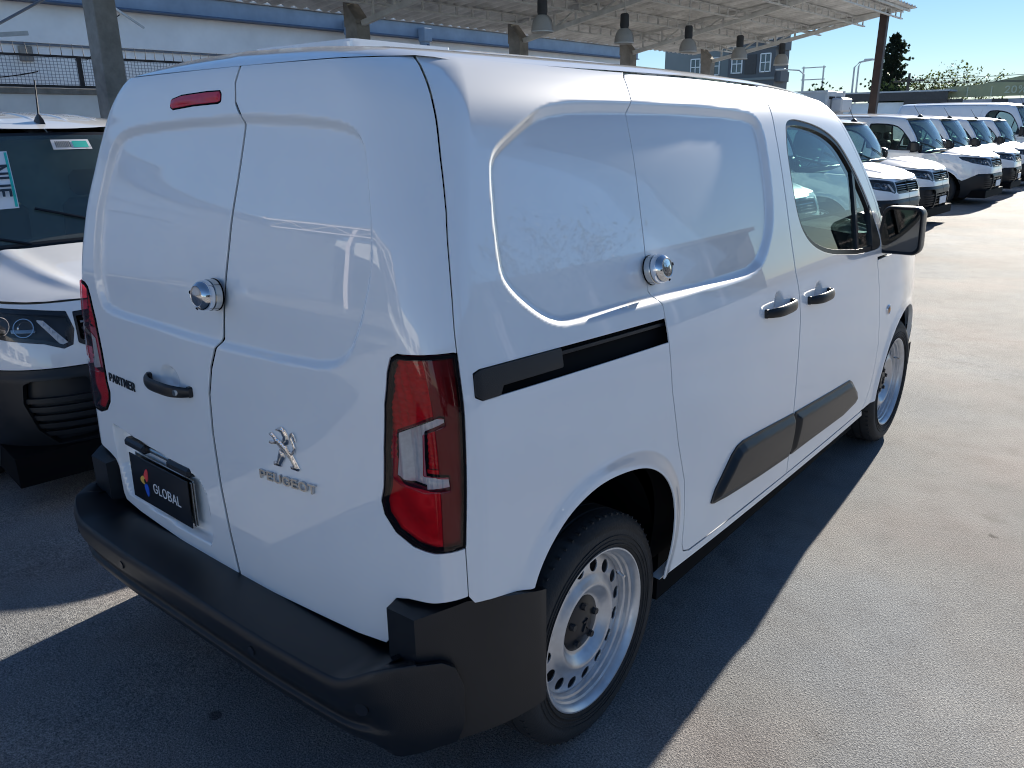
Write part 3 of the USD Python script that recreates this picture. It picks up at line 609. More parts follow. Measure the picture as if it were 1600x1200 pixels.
        on(t, 'brake_reflector', patch(sh.SS, f(upper), .006, disp=stripe, rim=0), 'lamp_red_inner')
        on(t, 'tail_reflector', patch(sh.SS, f(lower), .006, disp=swirl, rim=0), 'lamp_red_inner')
        on(t, 'lamp_body', patch(sh.SS, f(dark), .01, disp=lambda a, z: np.full(np.shape(a), -.011), rim=0), 'lamp_dark_inner')
        on(t, 'reversing_reflector', patch(sh.SS, f(cl.buffer(-.004)), .006, disp=lambda a, z: -.012-.016*smooth01((a*s-.69)/.03)*smooth01((.765-a*s)/.02)+.0008*np.sin(a*420), rim=0), 'lamp_grey_inner')
        on(t, 'reversing_lens', shift(sh, f(cl), .006, .0035, dome=.003, w=.012, rim=.003), 'lens_clear')
        lens = red.difference(cl.buffer(.0012))
        on(t, 'red_lens', patch(sh.SS, f(lens), .007, disp=lambda a, z: .003+.006*smooth01((np.abs(a)-.795)/.012)*smooth01((.835-np.abs(a))/.012), rim=.004), 'lens_red')
    # --- rear bumper
    OT = [0, .30, .50, .63, .72, .80, .88, .94, 1.0]; OX = [0, .30, .50, .635, .705, .754, .809, .855, .895]; OY = [.030, .030, .036, .045, .066, .114, .196, .276, .44]
    def rb(t, w):  # t along the plan outline (rear, then side), w down the section
        t = np.asarray(t, float); w = np.asarray(w, float); a_ = np.abs(t); e = 2e-3
        O = lambda q: np.stack([pc(q, OT, OX), pc(q, OT, OY)], -1)
        o = O(a_); d = O(np.minimum(a_+e, 1))-O(a_-e); d /= np.linalg.norm(d, axis=-1, keepdims=True); n = np.stack([d[..., 1], -d[..., 0]], -1)
        side = smooth01((a_-.68)/.12); q = sh.S(a_, np.full(np.shape(a_), .5))[..., :2]+[0, .05]; I = q*(1-side[..., None])+(o-n*.045)*side[..., None]
        k = np.clip(w/.36, 0, 1)[..., None]; base = I*(1-k)+o*k
        off = pc(w, [.36, .42, .48, .58, .70, .75, .88, 1], [0, .008, .013, .008, -.024, -.013, -.030, -.10])*(1-side)+pc(w, [.36, .42, .48, .58, .75, 1], [0, .003, .004, .004, .002, -.015])*side
        z = pc(w, [0, .36, .42, .48, .58, .70, .75, .88, 1], [.450, .468, .461, .445, .405, .342, .330, .292, .262])
        z = z+.046*smooth01((a_-.60)/.16)*(1-smooth01((w-.36)/.5))
        p = base+n*np.where(w > .36, off, 0)[..., None]
        return np.stack([p[..., 0]*np.where(t < 0, -1, 1), p[..., 1], z], -1)
    (V, F), N = patch(lambda a, z: rb(a, 1-z), Polygon([(-.84, 0), (.84, 0), (.900, .04), (.912, .25), (.912, .42), (.900, .52), (.878, .575), (.835, .60), (.835, 1), (-.835, 1), (-.835, .60), (-.878, .575), (-.900, .52), (-.912, .42), (-.912, .25), (-.900, .04)]), .02, rim=.012, cellz=.02)
    put(v, 'rear_bumper', (V, F), 'black_plastic', N=N)
    for s in (1, -1):
        # raised corner: upright block with a sloping top, running round to the wheel arch
        kp = np.array([(.764, .160), (.796, .205), (.828, .262), (.855, .32), (.874, .38), (.888, .455), (.888, .475)]); u = np.linspace(0, 1, len(kp)); uu = np.linspace(0, 1, 22)
        pth = np.vstack([[(.672, .163)], np.stack([pc(uu, u, kp[:, 0]), pc(uu, u, kp[:, 1])], 1)]); yk = [.160, .205, .262, .32, .38, .455, .475]
        top = np.interp(pth[:, 1], yk, [.612, .624, .634, .626, .610, .590, .584]); top[0] = .606; bot = np.full(len(pth), .272); bot[0] = .30
        inn_ = np.stack([np.interp(pth[:, 1], yk, [.74, .77, .80, .82, .84, .85, .85]), pth[:, 1]+np.interp(pth[:, 1], yk, [.10, .08, .06, .04, .02, 0, 0])], 1); inn_[0] = (.66, .24)
        itop = np.interp(pth[:, 1], yk, [.632, .640, .648, .634, .614, .590, .584]); itop[0] = .615
        rows = [np.column_stack([inn_, itop]), np.column_stack([pth, top]), np.column_stack([pth-[.0005, 0], bot]), np.column_stack([pth-[.05, 0], bot-.012])]
        m = grid(np.array(rows)); cap = trimesh.Trimesh(np.array([rows[0][0], rows[1][0], rows[2][0], (.66, .24, .50)]), [[0, 1, 2], [0, 2, 3]], process=False)
        m = trimesh.util.concatenate([m, cap]); m.apply_scale([s, 1, 1]); m = trimesh.Trimesh(m.vertices, m.faces); m.fix_normals()
        put(v, 'bumper_corner', m, 'black_plastic', smooth=28)
        pp = rb(np.float64(.70*s), np.float64(.60)); p2 = rb(np.float64(.72*s), np.float64(.60)); d = (p2-pp)*s; d /= np.linalg.norm(d); n = np.array([d[1], -d[0], 0])*1; n = n if n[1] < 0 else -n
        put(v, 'parking_sensor', cyl(pp-n*.01, pp+n*.004, .017, .016, 18), 'satin_black', smooth=40)
        if hero:
            p3 = rb(np.float64(.33*s), np.float64(.54)); put(v, 'parking_sensor', cyl(p3+[0, .01, 0], p3+[0, -.004, 0], .013, .012, 16), 'satin_black', smooth=40)
    # --- wheels
    for s in (1, -1):
        for y in (.726, 3.511): wheel(v, (s*.772, y, .326), s, detail=hero and s > 0)
    if hero:
        o = np.array([(-.24, .56), (.22, .56), (.20, .98), (-.22, .98)]); q = rounded(o, .03); m = prism(q, .012); m.apply_translation([0, 0, 1.832]); q2 = prism(q.buffer(-.02), .009); q2.apply_translation([0, 0, 1.8435]); put(v, 'roof_hatch', [m, q2], P, smooth=25)
    WS = body_front(sh, v, .022, bumper_z)
    R = roof_of(sh, v, 1.775, P)
    cabin(sh, v)
    for s in (1, -1): mirror_of(sh, v, s)
    pa = R(np.float64(0), np.float64(.95)); antenna_of(v, pa, mast) if not hero else None
    return sh, v, rd, rd2, sd, fd, R, WS

# ------------------------------------------------------------------ the van in front of us
sh, V0, RD, LD, SD, FD, ROOF, WS0 = partner('delivery_van', 'white panel van seen from behind with red tail lights and black bumper, nearest of all', (0, 0, 0), 0, True)
on(V0, 'rail_trench', shift(sh, RAIL.buffer(.004), .03, -.026, rim=0), 'gap_black')
on(V0, 'rail_cover', shift(sh, rounded([(.901,1.147),(.898,1.103),(.915,1.092),(.966,1.090),(.977,1.109),(1.177,1.104),(1.178,1.146),(.918,1.153)], .004), .02, .003, dome=.002, w=.01), 'black_plastic')
on(V0, 'door_rail', shift(sh, Polygon([(1.18,1.136),(1.75,1.119),(1.75,1.112),(1.18,1.129)]), .03, -.014, rim=.01), 'satin_black')
# side mouldings
for par, pts in ((SD, [(1.906,.487),(1.928,.527),(2.03,.613),(2.068,.632),(2.11,.637),(2.251,.629),(2.558,.605),(2.563,.432),(2.30,.447),(2.024,.468),(1.93,.479)]), (FD, [(2.572,.604),(2.99,.578),(3.215,.566),(3.25,.55),(3.36,.47),(3.38,.44),(3.36,.425),(3.192,.412),(2.75,.428),(2.577,.432)])):
    pl = rounded(pts, .006)
    fn = lambda a, z, pl=pl: .004+.020*smooth01(inside_dist(a, z, pl)/.030)-.010*smooth01((.565-z)/.14)*smooth01(inside_dist(a, z, pl)/.03)
    on(par, 'side_moulding', patch(sh.SS, pl, .009, disp=fn, rim=.01), 'black_plastic')
def handle(parent, a, z, L, material, keyhole=False):
    """pull handle bowed out from the panel: a flattened bar on two feet"""
    p, da, dz, n = sh.at(a, z); h = thing('door_handle', parent=parent)
    t = np.linspace(-1, 1, 21); V = []
    for k in t:
        c = p+da*(k*L)+n*(.034*(1-abs(k)**3.2)+.004); w = .0165*(1-.35*abs(k)**3)+.002; d = .008
        V.append([c+dz*(w*math.cos(q))+n*(d*math.sin(q)) for q in np.linspace(0, 2*np.pi, 13)])
    V = np.array(V); m = grid(V); c0 = grid(np.stack([V[0], np.broadcast_to(V[0].mean(0), V[0].shape)])); c1 = grid(np.stack([np.broadcast_to(V[-1].mean(0), V[-1].shape), V[-1]]))
    m = trimesh.util.concatenate([m, c0, c1]); m = trimesh.Trimesh(m.vertices, m.faces); m.merge_vertices(); m.fix_normals()
    put(h, 'grip', m, material, smooth=50)
    for k in (-.92, .92):
        b = bx(.020, .030, .016, ch=.004); b.apply_transform(frame(p+da*(k*L)+n*.004, da, dz, n)); put(h, 'foot', b, material)
    if keyhole:
        c = p+da*(L*.72)+n*.030; put(h, 'lock_barrel', cyl(c-n*.01, c+n*.007, .0085, .0085, 16), 'brushed_steel', smooth=40)
handle(LD, -.222, .957, .122, 'black_plastic', True)
handle(SD, 2.366, 1.035, .120, 'black_plastic'); handle(FD, 2.745, 1.014, .110, 'black_plastic')
# high brake light
hb = rounded([(-.272,1.716),(-.20,1.725),(-.02,1.730),(.070,1.730),(.081,1.722),(.079,1.704),(.06,1.700),(-.10,1.697),(-.245,1.690),(-.268,1.696)], .006)
B = thing('high_brake_light', parent=LD)
on(B, 'bezel', shift(sh, hb, .015, .001, rim=.006), 'gap_black'); on(B, 'lens', shift(sh, hb.buffer(-.004), .008, .003, dome=.003, w=.008, rim=.004), 'lamp_red_inner')
# number plate in its recess, lamps over it
dn = -.030
p, da, dz, n = sh.at(-.375, .594); T = frame(p+n*(dn+.020), da, dz, n)
PL = thing('number_plate', parent=LD)
m = bx(.366, .150, .004, (0, -.004, .006), .0015); m.apply_transform(T); put(PL, 'dealer_plate', m, 'plate_black')
m = trimesh.util.concatenate([bx(.010, .14, .003, (.196, .002, -.004), .001), bx(.010, .14, .003, (.190, -.002, 0), .001), bx(.36, .145, .004, (.010, 0, -.008), .001)]); m.apply_transform(T); put(PL, 'plate_holder', m, 'brushed_steel')
m = meshkit.text_mesh('GLOBAL', .031, .0012); m.apply_scale([.168/m.extents[0], 1, 1]); m.apply_translation([-.040, -.026, .0082]); m.apply_transform(T); put(PL, 'lettering', m, 'print_white', smooth=20)
# three-lobed emblem on the plate: red, yellow and blue petals round a gap
def lobe(c, ang, l, w):
    q = Polygon([(l*math.cos(t)*(1 if math.cos(t) > 0 else .8), w*math.sin(t)*(1-.25*math.cos(t))) for t in np.linspace(0, 2*np.pi, 28)[:-1]])
    q = shapely.affinity.rotate(q, ang, origin=(0, 0)); return shapely.affinity.translate(q, *c)
import shapely.affinity
hole = Point(-.089, -.004).buffer(.0085)
for nm, c, ang, l, w, mt in (('red_petal', (-.079, .017), 68, .027, .0125, 'print_red'), ('yellow_petal', (-.101, -.002), 190, .018, .0135, 'print_yellow'), ('blue_petal', (-.082, -.029), 280, .024, .0125, 'print_blue')):
    m = prism(lobe(c, ang, l, w).difference(hole), .0010+.0002*len(nm)/4); m.apply_translation([0, 0, .0082]); m.apply_transform(T); put(PL, nm, m, mt, smooth=20)
for nm, a0, a1 in (('plate_lamp', -.555, -.425), ('plate_lamp', -.29, -.16)):
    p, da, dz, n = sh.at((a0+a1)/2, .712 if a0 > -.4 else .716); m = bx(a1-a0, .030, .045, (0, -.012, -.012), .008); m.apply_transform(frame(p, da, dz, n)); put(LD, nm, m, 'satin_black', smooth=25)
p, da, dz, n = sh.at(-.36, .713); m = bx(.13, .016, .03, (0, -.010, -.020), .004); m.apply_transform(frame(p, da, dz, n)); put(LD, 'release_strip', m, 'brushed_steel')
# lettering and badge
glyphs(sh, LD, 'model_lettering', 'PARTNER', -.622, .890, .026, 'satin_black', width=.178)
glyphs(sh, RD, 'maker_lettering', 'PEUGEOT', .190, .789, .023, 'badge_chrome', width=.224, rz=.06, depth=.006)
LION = dict(
 beam=[(.244,.918),(.257,.926),(.274,.916),(.294,.909),(.312,.9),(.333,.884),(.347,.867),(.358,.852),(.350,.845),(.322,.845),(.321,.851),(.331,.855),(.317,.87),(.3,.882),(.284,.889),(.272,.898),(.252,.893),(.241,.894),(.244,.9),(.266,.903),(.257,.912)],
 mane=[(.272,.934),(.286,.943),(.302,.949),(.314,.943),(.322,.933),(.325,.921),(.324,.909),(.312,.905),(.306,.899),(.294,.907),(.301,.922),(.294,.932),(.284,.935)],
 hind=[(.284,.887),(.277,.872),(.269,.852),(.257,.849),(.255,.839),(.287,.842),(.287,.849),(.303,.869),(.3,.881)],
 tail=[(.316,.901),(.324,.89),(.334,.891),(.34,.9),(.337,.913),(.33,.926),(.331,.936),(.34,.943),(.348,.938),(.353,.921),(.346,.921),(.343,.933),(.339,.937),(.336,.93),(.344,.914),(.348,.904),(.341,.89),(.33,.882),(.319,.886)])
BD = thing('badge', parent=RD)
for i, (nm, pts) in enumerate(LION.items()):
    pl = Polygon(pts).buffer(0)
    on(BD, 'emblem_'+nm, patch(sh.SS, pl, .0035, disp=lambda a, z, pl=pl, i=i: .0035+.0006*i+.0035*np.clip(inside_dist(a, z, pl)/.007, 0, 1), rim=.004, roll=.0003), 'chrome')
# puck locks
def puck(parent, a, z, tilt):
    p, da, dz, n = sh.at(a, z); o = p-n*(.004 if a < .5 else .012); q = thing('puck_lock', parent=parent)
    def pl(m): m.apply_transform(frame(o, da, dz, n)); return m
    put(q, 'hasp_ring', pl(lathe([(0, 0), (.0405, 0), (.0405, .003)], 40)), 'gap_black', smooth=40)
    put(q, 'hasp', pl(lathe([(.02, .002), (.039, .002), (.0395, .004), (.0395, .019), (.038, .021), (.036, .021)], 40)), 'brushed_steel', smooth=40)
    put(q, 'lock_body', pl(lathe([(.03, .020), (.0375, .0225), (.0382, .025), (.0380, .036), (.034, .046), (.026, .0525), (.024, .0515), (.014, .053), (0, .0535)], 40)), 'chrome', smooth=50)
    put(q, 'keyhole', pl(cyl([tilt*.030, .006, .044], [tilt*.036, .006, .048], .0045, .0045, 10)), 'gap_black'); put(q, 'grub_screw', pl(cyl([tilt*.012, -.030, .042], [tilt*.013, -.034, .046], .0035, .0035, 10)), 'gap_black')
puck(LD, .070, 1.246, -1); puck(SD, 1.612, 1.266, 1)
# side repeater
p, da, dz, n = sh.at(3.715, .788); m = lathe([(0, .010), (.010, .009), (.019, .004), (.021, -.002)], 24); m.apply_transform(frame(p, da, dz, n)); put(V0, 'side_repeater', m, 'amber', smooth=50)
m = lathe([(.019, .002), (.0205, .006), (.0235, .004), (.024, -.002)], 24); m.apply_transform(frame(p, da, dz, n)); put(V0, 'repeater_bezel', m, 'chrome', smooth=50)

# ------------------------------------------------------------------ the yard
def ground_z(x, y):
    return -.008*np.clip(y-5, 0, 40)+.02*np.clip(x+1, -4, 0)
gx = np.unique(np.concatenate([np.linspace(-500, -40, 24), np.linspace(-40, 40, 41), np.linspace(40, 500, 24)])); gy = np.unique(np.concatenate([np.linspace(-400, -20, 16), np.linspace(-20, 60, 81), np.linspace(60, 900, 24)]))
GX, GY_ = np.meshgrid(gx, gy, indexing='ij')
mat('asphalt', {'p': ('principled_bsdf', {'roughness': .82, 'specular_ior_level': .22}), 'g': ('geometry', {}),
    'n1': ('noise_texture', {'scale': .55, 'detail': 9., 'roughness': .62}), 'r1': ('rgb_ramp', {'ramp': [(.30, (.182, .181, .179)), (.5, (.252, .250, .247)), (.70, (.330, .326, .320))]}),
    'n2': ('noise_texture', {'scale': 170., 'detail': 5., 'roughness': .8}), 'r2': ('rgb_ramp', {'ramp': [(.34, (.22, .22, .23)), (.48, (.90, .90, .90)), (.66, (2.1, 2.07, 2.0))]}),
    'n3': ('noise_texture', {'scale': 1.7, 'detail': 6., 'roughness': .8}), 'r3': ('rgb_ramp', {'ramp': [(.56, (1, 1, 1)), (.66, (.82, .80, .79)), (.78, (.60, .58, .58))]}),
    'n4': ('noise_texture', {'scale': .9, 'detail': 3.}), 'r4': ('rgb_ramp', {'ramp': [(.35, (.93, .99, 1.06)), (.5, (1, 1, 1)), (.66, (1.07, .98, .95))]}),
    'wn': ('noise_texture', {'scale': 6., 'detail': 5.}), 'ws': ('mix_vector', {'fac': .10}),
    'n5': ('noise_texture', {'scale': 7., 'detail': 7., 'roughness': .7}), 'r5': ('rgb_ramp', {'ramp': [(.34, (.88, .87, .87)), (.5, (1, 1, 1)), (.68, (1.06, 1.06, 1.05))]}),
    'sp': ('voronoi_texture', {'scale': 2.6}), 'rs': ('rgb_ramp', {'ramp': [(.0, (.22, .21, .21)), (.035, (.30, .29, .28)), (.05, (1, 1, 1))]}),
    'm1': ('mix', {'mix_type': 'multiply', 'fac': 1.}), 'm2': ('mix', {'mix_type': 'multiply', 'fac': 1.}), 'm3': ('mix', {'mix_type': 'multiply', 'fac': 1.}), 'm4': ('mix', {'mix_type': 'multiply', 'fac': 1.}), 'm5': ('mix', {'mix_type': 'multiply', 'fac': .8}),
    'v': ('voronoi_texture', {'scale': 260.}), 'bs': ('math', {'math_type': 'multiply_add', 'value2': .6}), 'b': ('bump', {'strength': .55, 'distance': .006})},
    [('g.position', 'n%d.vector' % k) for k in (1, 2, 3, 4, 5)]+[('n%d.fac' % k, 'r%d.fac' % k) for k in (1, 2, 3, 4, 5)]+[('g.position', 'wn.vector'), ('g.position', 'ws.a'), ('wn.color', 'ws.b'), ('ws.result', 'sp.vector'), ('sp.distance', 'rs.fac'),
     ('r1.color', 'm1.color1'), ('r2.color', 'm1.color2'), ('m1.color', 'm2.color1'), ('r3.color', 'm2.color2'), ('m2.color', 'm3.color1'), ('r4.color', 'm3.color2'), ('m3.color', 'm4.color1'), ('r5.color', 'm4.color2'), ('m4.color', 'm5.color1'), ('rs.color', 'm5.color2'), ('m5.color', 'p.base_color'),
     ('g.position', 'v.vector'), ('v.distance', 'bs.value1'), ('n2.fac', 'bs.value3'), ('bs.value', 'b.height'), ('b.normal', 'p.normal')])
m = grid(np.stack([GX, GY_, ground_z(GX, GY_)], -1)); m.invert() if m.face_normals[:, 2].mean() < 0 else None
tag(put(None, 'ground', m, 'asphalt', smooth=True), kind='structure')

# ------------------------------------------------------------------ other vans
def nose_at(nx, ny, phi, L=4.4):
    h = np.array([math.cos(phi), math.sin(phi)]); o = np.array([nx, ny])-L*h; return (o[0], o[1], float(ground_z(o[0]+2*h[0], o[1]+2*h[1]))), phi-math.pi/2
R_ = math.radians
loc, rz = nose_at(-1.74, 1.01, R_(-7.4))
_, VN, _, _, _, _, _, WSN = partner('delivery_van', 'white van parked nose-on at the left edge, green sticker in its windscreen', loc, rz, False, 'white vans parked in the row', mast=(-.045, -.12, .235))
GRP = 'white vans parked in the row'
for nm, (nx, ny, ph), lab in (('delivery_van', (-.97, 3.28, -.5), 'white van between the near one and the left-hand one, standing just beyond it'), ('delivery_van', (-1.12, 7.6, -3.0), 'white van glimpsed through the cab window of the near one'), ('delivery_van', (-1.10, 11.6, -5.0), 'white van just beyond the black wing mirror, its bonnet lowest in the row'), ('delivery_van', (-1.36, 14.75, -2.7), 'second white van beyond the black wing mirror, teal windscreen and upright number plate')):
    loc, rz = nose_at(nx, ny, R_(ph)); copy_of(VN, nm, lab, 'van', loc, rz, GRP)
# stickers in the windscreen of the near one (only there: built after the copies' source, on its own sheet of glass)
def on_glass(ws, u0, u1, w0, w1, off):
    n = 7; U, W = np.meshgrid(np.linspace(u0, u1, n), np.linspace(w0, w1, n), indexing='ij'); P_ = ws(U, W); q = np.cross(ws(U+1e-3, W)-P_, ws(U, W+1e-3)-P_); q /= np.linalg.norm(q, axis=-1, keepdims=True); q *= np.sign(q[..., 1:2])
    return P_+q*off
def sheet(V): m = grid(V); b = grid(V+[0, -.0008, 0]); b.invert(); return trimesh.util.concatenate([m, b])
ca, sa = math.cos(nose_at(-1.74, 1.01, R_(-7.4))[1]), math.sin(nose_at(-1.74, 1.01, R_(-7.4))[1]); lN = np.array(nose_at(-1.74, 1.01, R_(-7.4))[0])
def toN(V): V = np.asarray(V); return np.stack([lN[0]+V[..., 0]*ca-V[..., 1]*sa, lN[1]+V[..., 0]*sa+V[..., 1]*ca, V[..., 2]+lN[2]], -1)
st = thing('windscreen_sticker', 'small green and white permit sticker at the top of the windscreen', 'sticker')
put(st, 'paper', sheet(toN(on_glass(WSN, .02, -.26, .80, .885, .003))), 'print_white'); put(st, 'green_field', sheet(toN(on_glass(WSN, -.13, -.24, .815, .87, .0045))), 'print_teal')
for k in range(9): put(st, 'bar', sheet(toN(on_glass(WSN, -.005-.0125*k, -.011-.0125*k, .815, .87, .0045))), 'print_dark')
po = thing('windscreen_poster', 'tall pale poster inside the windscreen at the far left edge', 'poster')
put(po, 'paper', sheet(toN(on_glass(WSN, .33, .62, .33, .80, .003))), 'print_white')
P0, PU, PW_ = (toN(on_glass(WSN, a, a+.001, b, b+.001, .0045))[0, 0] for a, b in ((.445, .70), (.475, .70), (.445, .67)))
d1 = PU-P0; d1 /= np.linalg.norm(d1); d2 = P0-PW_; d2 -= d1*(d1@d2); d2 /= np.linalg.norm(d2); m = meshkit.text_mesh('NUE', .075, .001, True); m.apply_transform(frame(P0, -d2, -d1, np.cross(d2, d1))); put(po, 'lettering', m, 'print_dark', smooth=20)
put(po, 'blue_border', sheet(toN(on_glass(WSN, .335, .35, .34, .79, .0045))), 'print_teal')
# medium vans
def warp_m(V): V = np.array(V, float); V[:, 1] = (V[:, 1]+.25*np.clip((V[:, 1]-1)/1.2, 0, 1))*1.07; V[:, 0] *= 1.05; V[:, 2] *= 1.07; return V
WARP = warp_m; WIN_P = WIN
WIN = rounded([(2.632,1.165),(2.626,1.615),(2.66,1.655),(3.03,1.648),(3.22,1.59),(3.42,1.38),(3.595,1.125),(3.57,1.088),(2.67,1.135)], .012, 1)
LM = (4.4+.25)*1.07
SPOT = [(-1.36, 19.75, -2.1), (-1.45, 23.1, .5), (-1.5, 26.6, 0.), (-1.45, 30.0, .5)]
loc, rz = nose_at(*SPOT[0][:2], R_(SPOT[0][2]), LM)
_, VM, *_ = partner('medium_van', 'white medium van with dark side window and black bumper, first of the longer-nosed vans', loc, rz, False, GRP, .66)
WARP = None
for (nx, ny, ph), lab in zip(SPOT[1:], ('second of the longer-nosed white vans, sun glinting on its bonnet', 'third of the longer-nosed white vans, mast aerial over its windscreen', 'last of the longer-nosed white vans, at the right edge before the tall van')):
    loc, rz = nose_at(nx, ny, R_(ph), LM); copy_of(VM, 'medium_van', lab, 'van', loc, rz, GRP)
WIN = WIN_P
def warp_l(V): V = np.array(V, float); V[:, 1] = (V[:, 1]+1.2*np.clip((V[:, 1]-1)/1.2, 0, 1))*1.1; V[:, 0] *= 1.12; z = V[:, 2]; V[:, 2] = np.where(z < 1.05, z*1.25, 1.3125+(z-1.05)*1.55); return V
WARP = warp_l; LL = 5.6*1.1
loc, rz = nose_at(-1.5, 34.6, R_(-.8), LL)
_, VL, *_ = partner('tall_van', 'tall white high-roof van standing behind the row of vans', loc, rz, False, None, .62)
WARP = None
loc, rz = nose_at(-.4, 38.4, R_(-.8), LL); copy_of(VL, 'tall_van', 'second tall white van, its sunlit roof showing past the first at the right edge', 'van', loc, rz)

# ------------------------------------------------------------------ canopy on concrete columns
plain('concrete', (.25, .23, .205), .85, noise=.3, scale=3.5, bump=.4, bscale=40)
plain('galvanised', (.56, .555, .54), .55, metal=.1, noise=.35, scale=1.6)
plain('grey_steel', (.55, .545, .53), .6, noise=.2, scale=4)
plain('red_steel', (.26, .08, .055), .6, noise=.3, scale=3)
plain('shed_brown', (.10, .085, .075), .7, noise=.3, scale=2)
plain('brown_steel', (.035, .020, .017), .6, noise=.35, scale=3)
plain('wall_white', (.84, .845, .85), .8, noise=.10, scale=.9, bump=.15, bscale=20)
plain('blue_steel', (.22, .29, .39), .5, noise=.15, scale=2)
plain('blue_dark', (.05, .09, .17), .5, noise=.15)
plain('fence_steel', (.035, .03, .032), .6, noise=.3)
plain('wire_grey', (.16, .18, .22), .5)
mat('lamp_shade', {'p': ('principled_bsdf', {'base_color': (.48, .46, .43), 'roughness': .25}), 't': ('transparent_bsdf', {'color': (.62, .60, .57)}), 'm': ('mix_closure', {'fac': .45})}, [('p.BSDF', 'm.closure1'), ('t.BSDF', 'm.closure2')], surface='m.closure')
CX, CY, CN = -11.18, 5.48, 5
zr = lambda x: 4.00+(x+11.18)*.118          # underside of the sheets
zb = lambda x: 3.53+(x+11.18)*.187          # bottom chords
CA = thing('canopy', 'open canopy of grey corrugated sheets on lattice trusses behind the vans', 'canopy', (0, 0, 0))
for i in range(CN):
    y = CY+5*i; g = ground_z(CX, y)-.1
    c = [bx(.34, .34, 3.55-g, (CX-.02, y, (3.55+g)/2), .012)]
    q = prism(Polygon([(-.19, 3.5), (.15, 3.5), (.15, 3.62), (-.19, 4.0)]), .338); q.apply_transform(frame([CX-.02, y+.169, 0], [1, 0, 0], [0, 0, 1], [0, -1, 0])); c.append(q)
    put(CA, 'column', c, 'concrete')
    T = thing('truss', parent=CA)
    put(T, 'bottom_chord', span((CX+.14, y, zb(CX+.14)), (-5.76, y, zb(-5.76)), .09, .10), 'grey_steel'); put(T, 'top_chord', span((CX-.1, y, zr(CX)-.04), (-5.5, y, zr(-5.5)-.06), .08, .07), 'grey_steel')
    xs = np.linspace(CX+.45, -5.95, 9)
    for k, x in enumerate(xs):
        if zr(x)-.06-zb(x) > .07: put(T, 'web', span((x, y, zb(x)+.03), (x, y, zr(x)-.07), .045), 'grey_steel')
        if k < 7: put(T, 'web', span((x, y, zb(x)+.03) if k % 2 else (x, y, zr(x)-.08), (xs[k+1], y, zr(xs[k+1])-.08) if k % 2 else (xs[k+1], y, zb(xs[k+1])+.03), .04), 'grey_steel')
for x in (-10.7, -9.3, -7.9, -6.6, -5.55):
    for i in range(0, CN):
        y0 = CY+5*i+.05; y1 = y0+4.9
        if i == CN-1: y1 = y0+.9
        p = thing('purlin', parent=CA)
        put(p, 'upper_flange', bx(.07, y1-y0, .03, (x, (y0+y1)/2, zr(x)-.03)), 'grey_steel'); put(p, 'lower_flange', bx(.07, y1-y0, .03, (x, (y0+y1)/2, zr(x)-.21)), 'grey_steel')
        for yy in np.arange(y0+.25, y1, .5): put(p, 'lacing', bx(.03, .05, .16, (x, yy, zr(x)-.12)), 'grey_steel')
for i in range(0, CN):
    y0 = CY+5*i+.3-.9*(i == 0); y1 = CY+5*i+5.3 if i < CN-1 else y0+.75
    for x0, x1 in ((-12.2, -8.9), (-9.0, -5.15)):
        yy = np.linspace(y0-.15, y1-.15+.02, int((y1-y0)/.032)); wv = .030*np.sin((yy-y0)*2*np.pi/.30)
        V = np.array([[(x, y, zr(x)+w+(.012 if x0 > -9.01 else 0)+.002*(i % 2)) for y, w in zip(yy, wv)] for x in (x0, x1)]); V2 = V+[0, 0, .003]; a = grid(V); b = grid(V2)
        (a if a.face_normals[:, 2].mean() > 0 else b).invert(); put(CA, 'roof_sheet', [a, b], 'galvanised', smooth=50)
q = span((-5.76, CY+20, zr(-5.76)-.08), (-5.83, CY+20, -.4), .21, .21, .01); put(CA, 'steel_post', q, 'brown_steel')
put(CA, 'eaves_angle', span((-5.35, CY-.9, zr(-5.35)-.04), (-5.35, CY+20.9, zr(-5.35)-.04), .05), 'grey_steel')
# bell lamps hanging in a line under the canopy
for i in range(5):
    x, y = -8.0, 12.2+2.88*i; lm = thing('bell_lamp', 'bell-shaped industrial lamp hanging under the canopy, %s' % ('nearest of the line of five', 'second from the left', 'middle of the line of five', 'fourth from the left', 'farthest, against the grey tower')[i], 'lamp', (x, y, 3.50-.02*i), group='bell lamps under the canopy', scale=(1.38, 1.38, 1.38))
    put(lm, 'stem', cyl([0, 0, .26], [0, 0, .60], .008, n=6), 'grey_steel')
    put(lm, 'ballast', lathe([(0, .27), (.05, .27), (.066, .25), (.07, .10), (.062, .06), (0, .06)], 20), 'blue_dark' if False else 'cabin_dark', smooth=40)
    put(lm, 'shade', lathe([(.062, .06), (.085, .05), (.125, .0), (.147, -.08), (.152, -.15), (.149, -.15), (.143, -.08), (.120, .0), (.082, .045), (.06, .055)], 28), 'lamp_shade', smooth=60)
    put(lm, 'rim_ring', lathe([(.150, -.14), (.156, -.145), (.156, -.158), (.148, -.158), (.148, -.14)], 28), 'grey_steel')
    put(lm, 'bulb', trimesh.creation.icosphere(2, .045).apply_translation([0, 0, -.02]), 'print_white', smooth=True)

